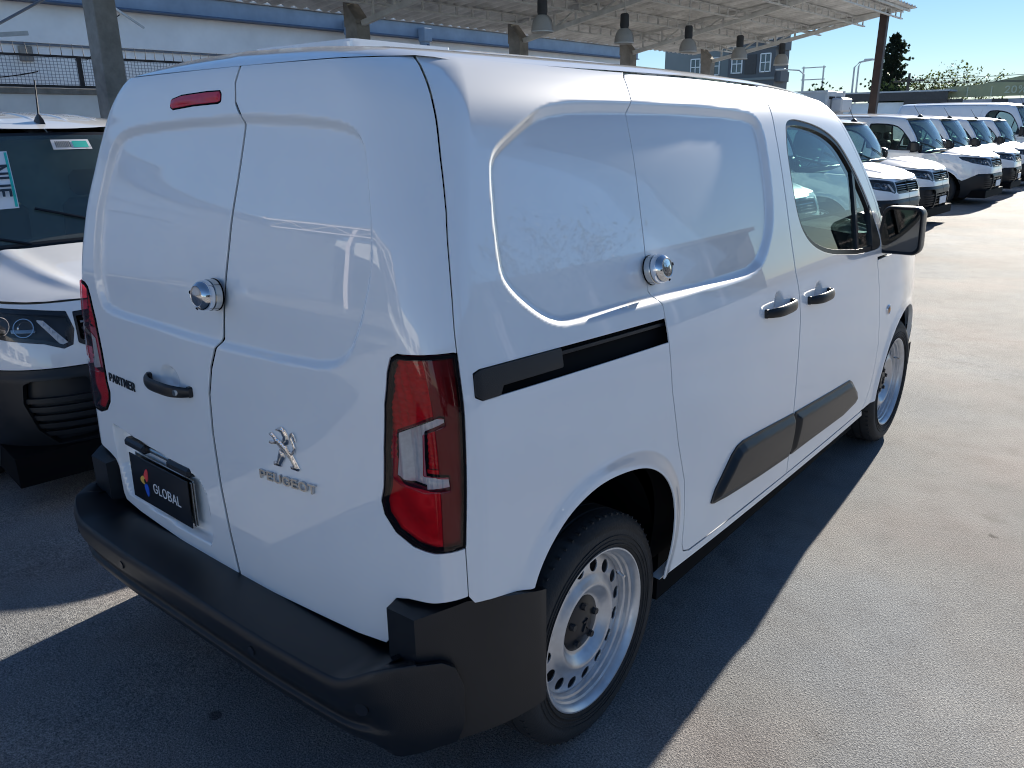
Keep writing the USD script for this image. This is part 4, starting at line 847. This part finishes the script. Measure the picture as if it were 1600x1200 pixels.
# ------------------------------------------------------------------ factory wall and fence on the left
WX = -15.2
FB = thing('factory_building', 'long white rendered factory wall with a blue-grey roof beam on the left', 'building')
put(FB, 'wall', bx(.3, 42, 5.1, (WX-.15, 6.2, 1.55)), 'wall_white')
for a, b in ((-14, 3.5), (3.55, 20.3), (20.35, 27.2)): put(FB, 'upper_panel', bx(.05, b-a, .68, (WX+.026, (a+b)/2, 3.56), .006), 'wall_white')
put(FB, 'panel_joint', bx(.04, 42, .035, (WX+.021, 6.2, 3.195)), 'wire_grey')
put(FB, 'roof_beam', bx(.30, 42, .34, (WX+.152, 6.2, 4.10), .01), 'blue_steel'); put(FB, 'beam_flange', bx(.36, 42, .03, (WX+.18, 6.2, 3.915)), 'blue_dark'); put(FB, 'gutter', bx(.40, 42, .05, (WX+.2, 6.2, 4.30), .01), 'galvanised')
put(FB, 'roof', span((WX-.2, 6.2, 4.33), (WX-8, 6.2, 5.2), 42, .06), 'galvanised')
for y in (13.35, 15.9):
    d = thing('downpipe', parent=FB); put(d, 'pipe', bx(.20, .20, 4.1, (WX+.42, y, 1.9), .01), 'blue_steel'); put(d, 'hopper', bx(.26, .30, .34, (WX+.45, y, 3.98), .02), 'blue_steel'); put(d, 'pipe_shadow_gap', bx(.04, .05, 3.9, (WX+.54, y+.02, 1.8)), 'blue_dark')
put(FB, 'wall_box', bx(.10, .22, .26, (WX+.05, 5.9, 3.02), .01), 'concrete')
# lean-to roof of the next yard seen between the trusses
LT = thing('lean_to', 'dark lean-to roof on red steel trusses under the near canopy edge', 'shed')
put(LT, 'roof', span((-17.3, 18, 5.22), (-20.6, 18, 5.32), 18, .02), 'shed_brown')
for k in range(6):
    y = 10+3.2*k; put(LT, 'rafter', span((-17.3, y, 5.15), (-20.5, y, 5.02), .06, .09), 'red_steel'); put(LT, 'tie', span((-17.3, y+.1, 4.85), (-20.4, y+.5, 5.06), .05), 'grey_steel'); put(LT, 'post', span((-17.35, y, 4.3), (-17.35, y, 5.15), .06), 'red_steel')
for x in (-17.4, -19.0): put(LT, 'purlin', bx(.07, 18, .07, (x, 18, 5.16)), 'red_steel')
# perimeter wall with spiked fence
FX = -13.0
PW = thing('perimeter_wall', 'low white perimeter wall with a concrete coping under the spiked fence', 'wall')
put(PW, 'wall', bx(.18, 22, 2.5, (FX, 4.9, .98)), 'wall_white'); put(PW, 'coping', bx(.26, 22, .10, (FX, 4.9, 2.28), .01), 'concrete')
FE = thing('spiked_fence', 'dark steel mesh fence topped with upright spikes on the white wall', 'fence')
put(FE, 'bottom_rail', bx(.05, 16, .04, (FX, 7.6, 2.36)), 'fence_steel'); put(FE, 'top_rail', bx(.05, 16, .035, (FX, 7.6, 2.83)), 'fence_steel')
for k in range(9):
    if k != 5: put(FE, 'post', bx(.06, .06, .50, (FX+.002, .10+1.92*k, 2.59)), 'fence_steel')
for k in range(86): put(FE, 'spike', cyl([FX, .02+.18*k, 2.84], [FX+random.uniform(-.01, .02), .02+.18*k+random.uniform(-.012, .012), 3.02+random.uniform(-.02, .012)], .008, .003, 5), 'fence_steel')
w = [bx(.006, .006, .46, (FX-.01, .05+.06*k, 2.60)) for k in range(255)]+[bx(.006, 15.6, .006, (FX-.012, 7.6, 2.40+.05*k)) for k in range(9)]
tag(put(FE, 'wire_mesh', w, 'wire_grey'), kind='stuff')
FLD = thing('floodlight', 'small dark floodlight on a slanting pole beside the first concrete column', 'floodlight')
A_ = np.array([-12.2, 3.15, 2.45]); B_ = np.array([-12.2, 5.75, 3.93])
put(FLD, 'pole', cyl(A_, B_, .022, n=8), 'wire_grey'); put(FLD, 'lamp_head', bx(.16, .34, .13, (-12.12, 4.05, 2.93), .02), 'satin_black'); put(FLD, 'bracket', span((-12.15, 4.2, 3.0), (-12.05, 4.75, 3.06), .06), 'grey_steel')
th = np.linspace(0, 5*np.pi, 60); cb = thing('cable', 'loose dark cable coiled over the fence and sagging along it', 'cable')
put(cb, 'coil', tube(np.stack([np.full(60, -12.85)+.01*th/6, 2.75+.17*np.cos(th)+.012*th, 2.80+.13*np.sin(th)-.01*th], 1), .012, 5), 'satin_black')
t = np.linspace(0, 1, 20); put(cb, 'tail', tube(np.stack([np.full(20, -12.8), 2.9+2.2*t, 2.62-.5*t*(1-t)*1.2-.05*t], 1), .010, 5), 'satin_black')
ae = thing('roof_aerial', 'thin metal aerial with a drooping wire under the roof beam', 'aerial'); put(ae, 'rod', span((-14.5, 7.1, 4.02), (-14.5, 7.9, 3.55), .035), 'galvanised'); put(ae, 'wire', tube([(-14.5, 7.45, 3.75), (-14.45, 7.2, 3.6), (-14.4, 7.05, 3.2), (-14.3, 6.6, 2.9), (-14.2, 6.35, 2.88)], .010, 5), 'satin_black')

# ------------------------------------------------------------------ far side of the yard and the street
plain('render_grey', (.30, .30, .31), .8, noise=.12, scale=.6); plain('tower_grey', (.095, .10, .11), .7, noise=.12, scale=.25); plain('tower_pale', (.19, .21, .215), .7, noise=.1, scale=.3)
plain('window_dark', (.03, .05, .07), .08, spec=.8); plain('window_frame', (.75, .76, .77), .5); plain('box_white', (.46, .46, .47), .5, noise=.05, scale=1)
plain('shed_dark', (.055, .05, .05), .6, noise=.2); plain('olive', (.36, .35, .20), .7, noise=.15, scale=.7); plain('sign_pale', (.52, .54, .40), .6); plain('lilac', (.48, .48, .56), .7, noise=.06)
plain('roof_brown', (.20, .17, .13), .8, noise=.25); plain('block_grey', (.26, .26, .26), .8, noise=.2); plain('bark', (.09, .07, .055), .9, noise=.3, scale=6)
mat('needles', {'p': ('principled_bsdf', {'base_color': (.028, .050, .030), 'roughness': .6}), 'o': ('geometry', {}), 'r': ('rgb_ramp', {'ramp': [(0, (.016, .032, .022)), (1, (.045, .075, .036))]}), 't': ('translucent_bsdf', {'color': (.05, .09, .03)}), 'm': ('mix_closure', {'fac': .25})}, [('o.random_per_island', 'r.fac'), ('r.color', 'p.base_color'), ('p.BSDF', 'm.closure1'), ('t.BSDF', 'm.closure2')], surface='m.closure')
mat('leaves', {'p': ('principled_bsdf', {'base_color': (.05, .075, .03), 'roughness': .55}), 'o': ('geometry', {}), 'r': ('rgb_ramp', {'ramp': [(0, (.03, .05, .022)), (1, (.085, .105, .045))]}), 't': ('translucent_bsdf', {'color': (.12, .16, .05)}), 'm': ('mix_closure', {'fac': .35})}, [('o.random_per_island', 'r.fac'), ('r.color', 'p.base_color'), ('p.BSDF', 'm.closure1'), ('t.BSDF', 'm.closure2')], surface='m.closure')
def gz(x, y): return float(ground_z(x, y))
def leafcloud(P_, size, n, r=None):
    """n small tilted leaf quads about the points P_"""
    r = r or rng; k = r.integers(0, len(P_), n); c = np.asarray(P_)[k]; a = r.normal(size=(n, 3)); a /= np.linalg.norm(a, axis=1, keepdims=True); b = np.cross(a, r.normal(size=(n, 3))); b /= np.linalg.norm(b, axis=1, keepdims=True)
    s = size*r.uniform(.6, 1.4, (n, 1)); V = np.stack([c-a*s, c+b*s*.45, c+a*s, c-b*s*.45], 1).reshape(-1, 3); i = np.arange(n)*4
    return trimesh.Trimesh(V, np.concatenate([np.stack([i, i+1, i+2], 1), np.stack([i, i+2, i+3], 1)]), process=False)
# grey apartment tower
TW = thing('apartment_tower', 'dark grey apartment block with white-framed windows rising behind the canopy', 'building')
TY = 76.0; b0 = gz(-30, TY)
put(TW, 'wall', bx(4.6, 3.2, 27, (-31.9, TY+1.6, b0+13.5)), 'tower_grey'); put(TW, 'side_wing', bx(7.5, 3.0, 24, (-37.9, TY+2.7, b0+12)), 'tower_pale'); put(TW, 'parapet', bx(4.9, 3.5, .5, (-31.9, TY+1.6, b0+27.2)), 'tower_pale')
for f in range(9):
    z = b0+1.5+2.75*f
    for x, w in ((-33.3, 1.0), (-30.5, .95), (-36.2, 1.1), (-38.2, 1.0)):
        y = TY if x > -34.1 else TY+1.2
        wd = thing('window', parent=TW); put(wd, 'pane', bx(w, .06, 1.5, (x, y-.02, z+.2)), 'window_dark')
        put(wd, 'frame', [bx(.10, .10, 1.6, (x-w/2, y-.05, z+.2)), bx(.10, .10, 1.6, (x+w/2, y-.05, z+.2)), bx(w, .10, .10, (x, y-.05, z+1.0)), bx(w, .10, .10, (x, y-.05, z-.55)), bx(.07, .10, 1.5, (x, y-.05, z+.2)), bx(w, .09, .07, (x, y-.05, z+.25))], 'window_frame')
    put(TW, 'balcony', bx(.5, 2.0, .9, (-29.35, TY+1.3, z-1.0)), 'tower_grey'); put(TW, 'floor_band', bx(4.66, .14, .22, (-31.9, TY-.06, z-1.15)), 'tower_pale')
    put(TW, 'recess', bx(1.1, .08, 1.7, (-31.95, TY-.03, z+.15)), 'shed_dark')
# clutter beyond the end of the factory wall
plain('red_paint', (.33, .05, .045), .5, noise=.25, scale=2); plain('shop_teal', (.06, .22, .24), .4, noise=.2)
RS = thing('red_shop', 'low shop with red and white panels seen below the canopy, left of the grey tower', 'shop'); g = gz(-34, 66)
put(RS, 'wall', bx(9, 4, 4.6, (-34.2, 68.2, g+2.3)), 'block_grey')
for k, (x, w, mt) in enumerate(((-37.4, 1.0, 'print_white'), (-36.2, 1.1, 'red_paint'), (-35.0, .9, 'shed_dark'), (-33.9, 1.0, 'red_paint'), (-32.8, .8, 'print_white'), (-31.6, 1.1, 'shop_teal'))): put(RS, 'panel', bx(w, .1, 2.0, (x, 66.12, g+3.4)), mt)
put(RS, 'awning', span((-38.4, 65.6, g+4.7), (-30.2, 65.6, g+4.7), .5, .08), 'blue_dark')
# box truck
TK = thing('box_truck', 'grey-white box truck with dark vent slots beyond the nearest van', 'truck')
tx, ty = -12.2, 40.0; g = gz(tx, ty)
put(TK, 'box', bx(8.5, 2.45, 2.55, (tx-4.25, ty+1.225, 1.72), .04), 'box_white'); put(TK, 'corner_post', bx(.09, .09, 2.6, (tx+.002, ty-.01, 1.72)), 'grey_steel'); put(TK, 'corner_post', bx(.09, .09, 2.6, (tx+.002, ty+2.46, 1.72)), 'grey_steel')
put(TK, 'top_rail', bx(8.6, .06, .09, (tx-4.25, ty-.02, 2.96)), 'grey_steel')
for y in (.75, 1.75): put(TK, 'vent', bx(.03, .75, .13, (tx+.012, ty+y, 2.68)), 'gap_black')
put(TK, 'side_vent', bx(.75, .03, .16, (tx-2.6, ty-.012, 2.62)), 'gap_black')
put(TK, 'fridge_unit', bx(.55, 1.5, .65, (tx+.30, ty+1.3, 2.35), .08), 'box_white')
cabp = Polygon([(0, .35), (2.0, .35), (2.05, 1.0), (1.9, 1.15), (1.35, 2.05), (1.15, 2.15), (0, 2.12)]).buffer(.04); m = prism(cabp, 2.2); m.apply_transform(frame([tx+.75, ty+2.35, g+.05], [1, 0, 0], [0, 0, 1], [0, -1, 0])); put(TK, 'cab', m, 'far_white', smooth=40)
put(TK, 'windscreen', span((tx+2.72, ty+1.22, g+1.20), (tx+2.18, ty+1.22, g+2.06), 1.9, .03), 'window_dark')
for x in (tx-6.5, tx+1.6):
    for y in (ty+.15, ty+2.25): put(TK, 'wheel', lathe([(0, -.12), (.42, -.12), (.45, -.08), (.45, .08), (.42, .12), (.2, .1), (0, .1)], 28).apply_transform(frame([x, y, g+.45], [1, 0, 0], [0, 0, 1], [0, -1, 0])), 'rubber')
PK = thing('parked_car', 'white car with sunlit bonnet in front of the box truck beside the steel post', 'car')
cx, cy = -9.5, 38.0; g = gz(cx, cy); prof = Polygon([(0, .3), (4.2, .3), (4.3, .6), (4.15, .85), (3.1, 1.05), (2.35, 1.62), (1.2, 1.68), (.25, 1.45), (.0, .9)]).buffer(.05)
m = prism(prof, 1.75); m.apply_transform(frame([cx-2.0, cy+.9, g], [1, 0, 0], [0, 0, 1], [0, -1, 0])); put(PK, 'body', m, 'far_white', smooth=40)
put(PK, 'windscreen', span((cx+1.12, cy+.02, g+1.12), (cx+.42, cy+.02, g+1.63), 1.5, .03), 'window_dark'); put(PK, 'side_window', bx(1.7, .03, .4, (cx-.8, cy-.90, g+1.32), .01), 'window_dark')
for x in (cx-1.2, cx+1.5): put(PK, 'wheel', lathe([(0, -.1), (.30, -.1), (.32, 0), (.30, .1), (0, .1)], 24).apply_transform(frame([x, cy-.78, g+.32], [1, 0, 0], [0, 0, 1], [0, -1, 0])), 'rubber')
# long dark shed, olive-fronted shop and pale wall
SH = thing('dark_shed', 'long low shed with a dark fascia behind the steel post', 'shed'); g = gz(-14, 60)
put(SH, 'wall', bx(9.0, 5, 3.2, (-15.3, 62.6, g+1.55)), 'wall_white'); put(SH, 'fascia', bx(7.0, .25, .52, (-14.8, 59.9, 3.10)), 'shed_dark'); put(SH, 'roof', bx(7.2, 5.4, .10, (-14.8, 62.5, 3.41)), 'box_white'); put(SH, 'gap', bx(1.2, .12, .30, (-11.0, 59.98, 2.70)), 'shed_dark'); put(SH, 'step_fascia', bx(2.6, .2, .3, (-12.6, 59.92, 2.70)), 'shed_dark')
SP = thing('shop', 'olive-green shop front with pale lettering over a lilac wall at the right edge', 'shop'); g = gz(-8, 62)
fp = Polygon([(-12.2, 3.02), (1.5, 3.02), (1.5, 4.35), (-5.5, 4.32), (-7.6, 4.22), (-9.9, 3.78), (-11.7, 3.68), (-12.0, 3.6)]); m = prism(fp, .3); m.apply_transform(frame([0, 62.3, -.02], [1, 0, 0], [0, 0, 1], [0, -1, 0])); put(SP, 'fascia', m, 'olive')
put(SP, 'wall', bx(14, 6, 3.3, (-5.4, 65.4, 1.2)), 'lilac'); m = meshkit.text_mesh('20% OFF', .42, .03, True); m.apply_transform(frame([-8.5, 61.97, 3.18], [1, 0, 0], [0, 0, 1], [0, -1, 0])); put(SP, 'lettering', m, 'sign_pale', smooth=20)
rp = Polygon([(-8.2, 4.0), (2, 4.0), (2, 4.6), (-3.2, 5.15), (-5.6, 4.75)]); m = prism(rp, 5); m.apply_transform(frame([-1.0, 69.0, -.1], [1, 0, 0], [0, 0, 1], [0, -1, 0])); put(SP, 'gable_roof', m, 'roof_brown')
put(SP, 'vent_box', bx(.9, .3, .45, (-8.6, 61.8, 2.62), .05), 'shed_dark')
for x in (-10.6, -9.2): put(SP, 'fascia_joint', bx(.06, .03, .6, (x, 61.985, 3.32)), 'sign_pale')
# conifer
def conifer(name, label, x, y, h, rad, n, lean=0.):
    t = thing(name, label, 'tree', (x, y, gz(x, y)))
    r = np.random.default_rng(int(abs(x*100)+h*10)); put(t, 'trunk', tube([(0, 0, 0), (lean*.4, 0, h*.5), (lean, 0, h*.97)], [.028*h, .018*h, .004*h], 8), 'bark')
    P_ = []
    NB = int(210*h/8)
    for k in range(NB):
        z = h*(.14+.85*k/NB); q = (z/h); L = rad*(1-q)**.72*(.72+.5*r.random())*(1+.25*math.sin(q*17)); a = r.random()*6.283
        for s in np.linspace(.12, 1, 12): P_.append([lean*q+L*s*math.cos(a)+r.normal()*.10, L*s*math.sin(a)+r.normal()*.10, z-.14*L*s+.35*L*s*s+r.normal()*.07])
    put(t, 'crown', leafcloud(np.array(P_)+r.normal(size=(len(P_), 3))*.03, .105*h/8, n, r).apply_translation([0, 0, 0]), 'needles', smooth=False); return t
conifer('conifer_tree', 'tall dark conifer with ragged layered branches right of the steel post', -18.2, 72.0, 8.5, 2.7, 42000)
conifer('conifer_tree', 'slim dark conifer standing above the brown roof, middle of the three', -8.05, 80.0, 6.3, .55, 4000)
conifer('conifer_tree', 'small dark conifer left of the three above the brown roof', -9.6, 80.0, 5.5, .65, 4000)
conifer('leaning_tree', 'small tree leaning to the right above the brown roof', -7.4, 80.0, 6.6, .75, 3000, lean=.9)
# thin-leaved trees
def sparse(name, label, x, y, h, w, seed, n=1500):
    t = thing(name, label, 'tree', (x, y, gz(x, y))); r = np.random.default_rng(seed); br, P_ = [], []
    def grow(p, d, L, rad, lv):
        q = p+d*L; br.append(tube([p, (p+q)/2+r.normal(size=3)*.04*L, q], [rad, rad*.8, rad*.6], 5))
        if lv == 0: P_.extend([q+r.normal(size=3)*.18*L for _ in range(5)]); return
        for _ in range(3):
            e = d+r.normal(size=3)*[.55, .55, .32]; e /= np.linalg.norm(e); grow(p+d*L*r.uniform(.6, 1), e, L*r.uniform(.6, .8), rad*.55, lv-1)
        P_.append(q)
    for _ in range(4): grow(np.array([r.uniform(-.3, .3)*w, r.uniform(-.3, .3), 0]), np.array([r.uniform(-.35, .35), r.uniform(-.2, .2), 1.]), h*.38, .05, 4)
    put(t, 'trunk', br, 'bark', smooth=False); put(t, 'crown', leafcloud(np.array(P_), .10, n, r), 'leaves', smooth=False)
sparse('sparse_tree', 'thin-leaved tree with sky showing through behind the utility pole, left of two', -13.3, 66.0, 5.6, 2.4, 5); sparse('sparse_tree', 'thin-leaved taller tree behind the olive shop front, right of two', -11.7, 67.0, 6.2, 2.4, 9)
for i, (x, y, s, lab) in enumerate(((-21.0, 64, .9, 'round dark bush showing over the box truck roof'), (-16.0, 64, 1.1, 'low dark bush at the foot of the tall conifer'))):
    t = thing('bush', lab, 'bush', (x, y, gz(x, y))); q = rng.normal(size=(500, 3))*[.55, .5, .5]*s+[0, 0, 3.5]; put(t, 'foliage', leafcloud(q, .16, 1500), 'needles', smooth=False); put(t, 'stem', tube([(0, 0, 0), (0, 0, 3.2)], [.12, .06], 6), 'bark')
# lamp posts, poles and wires
def street_lamp(label, x, y, h, arm, twin=False):
    t = thing('street_lamp', label, 'street lamp', (x, y, gz(x, y)), group=None); put(t, 'pole', tube([(0, 0, 0), (0, 0, h-.3), (arm*.25, 0, h), (arm, 0, h+.12)], [.09, .06, .05, .04], 8), 'grey_steel', smooth=40)
    put(t, 'lamp_head', bx(.7, .25, .12, (arm*1.2, 0, h+.13), .03), 'grey_steel')
street_lamp('street lamp with an arm reaching left beside the grey tower', -21.6, 62, 5.6, -1.5); street_lamp('short street lamp with an arm rising right of the box truck', -19.0, 66, 6.2, .6)
street_lamp('tall street lamp left of the steel post, its arm reaching right', -17.4, 60, 5.8, 1.2)
UP = thing('utility_pole', 'utility pole with a cross arm between the conifer and the thin-leaved tree', 'pole', (-13.8, 60, gz(-13.8, 60))); put(UP, 'pole', cyl([0, 0, 0], [0, 0, 4.95], .11, .08, 8), 'bark'); put(UP, 'cross_arm', bx(1.9, .1, .1, (0, 0, 4.45)), 'bark')
for x in (-.8, -.3, .4, .8): put(UP, 'insulator', cyl([x, 0, 4.5], [x, 0, 4.62], .035, n=6), 'shed_dark')
WR = thing('overhead_wires', 'thin overhead wires running right from the utility pole', 'wires')
for k, (z0, z1, sg) in enumerate(((4.15, 4.65, .25), (4.10, 4.3, .55), (3.95, 4.0, .3))):
    t = np.linspace(0, 1, 24); put(WR, 'wire', tube(np.stack([-13.8+16*t, 60-.2*k+2*t, z0+(z1-z0)*t-4*sg*t*(1-t)*.6], 1), .018, 4), 'shed_dark')
SF = thing('sign_frame', 'bare steel sign frame on legs behind the street lamp by the tower', 'frame', (-23.0, 68, gz(-23, 68)))
for x in (-.9, .7): put(SF, 'leg', span((x, 0, 0), (x, 0, 6.2), .10), 'grey_steel')
for z in (5.2, 6.1): put(SF, 'beam', bx(1.9, .08, .08, (-.1, 0, z)), 'grey_steel')
# ------------------------------------------------------------------ what stands behind and beside the camera (mirrored in the paint)
plain('block_wall', (.22, .215, .21), .85, noise=.2, scale=.8, bump=.3, bscale=8); plain('office_white', (.52, .52, .51), .8, noise=.12, scale=.7); plain('block_white', (.62, .55, .54), .8, noise=.1)
WK = thing('workshop', 'long grey workshop with dark doorways along the right side of the yard', 'building')
put(WK, 'wall', bx(8, 60, 5.0, (24, 14, 2.4)), 'block_wall'); put(WK, 'roof', bx(9, 61, .3, (24, 14, 5.0)), 'shed_dark')
for k in range(9): put(WK, 'doorway', bx(.1, 3.6, 3.4, (19.98, -11+6.2*k, 1.5)), 'shed_dark')
for k in range(8): put(WK, 'pilaster', bx(.3, .4, 4.9, (19.9, -8+6.2*k, 2.4)), 'block_white')
BC = thing('rear_canopy', 'corrugated canopy behind the camera on white lattice posts', 'canopy')
yy = np.linspace(-21, -11.0, 500); wv = .03*np.sin(yy*2*np.pi/.25)
V = np.array([[(x, y, 4.6+.02*(x+8)+w) for y, w in zip(yy, wv)] for x in (-16, -1.0)]); m = grid(V); m2 = grid(V+[0, 0, .01]); (m if m.face_normals[:, 2].mean() > 0 else m2).invert(); put(BC, 'roof_sheet', [m, m2], 'galvanised', smooth=50)
for x in (-15.5, -10.8, -6.1, -1.4):
    put(BC, 'post', bx(.18, .18, 4.6, (x, -11.2, 2.3)), 'block_white'); put(BC, 'truss', [span((x, -11.1, 4.45), (x, -21, 4.45), .08), span((x, -11.1, 4.0), (x, -21, 4.0), .08)]+[span((x, -11.2-1.1*k, 4.0 if k % 2 else 4.45), (x, -12.3-1.1*k, 4.45 if k % 2 else 4.0), .05) for k in range(8)], 'block_white')
put(BC, 'edge_beam', [bx(15, .08, .10, (-8.5, -11.05, 4.42)), bx(15, .08, .10, (-8.5, -11.05, 3.75))], 'block_white')
for k in range(14): put(BC, 'lattice', span((-16+1.06*k, -11.05, 3.78 if k % 2 else 4.38), (-14.94+1.06*k, -11.05, 4.38 if k % 2 else 3.78), .05), 'block_white')
OF = thing('office', 'low pale office with a gridded window front behind the canopy', 'building')
put(OF, 'wall', bx(34, 4, 4.4, (-9, -21, 2.1)), 'office_white')
for k in range(9):
    wd = thing('window', parent=OF); x = -18+3.6*k; put(wd, 'pane', bx(2.6, .06, 1.7, (x, -18.96, 1.9)), 'window_dark'); put(wd, 'frame', [bx(.09, .1, 1.8, (x+d, -18.92, 1.9)) for d in (-1.3, -.43, .43, 1.3)]+[bx(2.7, .1, .09, (x, -18.92, z)) for z in (1.03, 1.6, 2.2, 2.78)], 'block_white')
conifer('conifer_tree', 'broad conifer in front of the workshop, mirrored in the near side', 16.5, 3.0, 7.0, 1.6, 2500); sparse('sparse_tree', 'bare-looking tree in front of the workshop, mirrored in the near side', 15.5, 9.0, 6.0, 2.5, 21, 900); sparse('sparse_tree', 'tall thin tree by the far end of the workshop, mirrored in the near side', 16.0, 16.0, 7.0, 2.5, 33, 900)
for nm, (x, y, ph), lab in (('delivery_van', (11.2, 1.2, 176), 'white van of the opposite row, first of three mirrored in the near side'), ('delivery_van', (11.0, 4.6, 181), 'white van of the opposite row, middle of three mirrored in the near side'), ('delivery_van', (11.3, 8.1, 178), 'white van of the opposite row, last of three mirrored in the near side')):
    loc, rz = nose_at(x, y, R_(ph)); loc = (loc[0], loc[1], gz(12, y)); copy_of(VN, nm, lab, 'van', loc, rz, 'white vans of the opposite row')
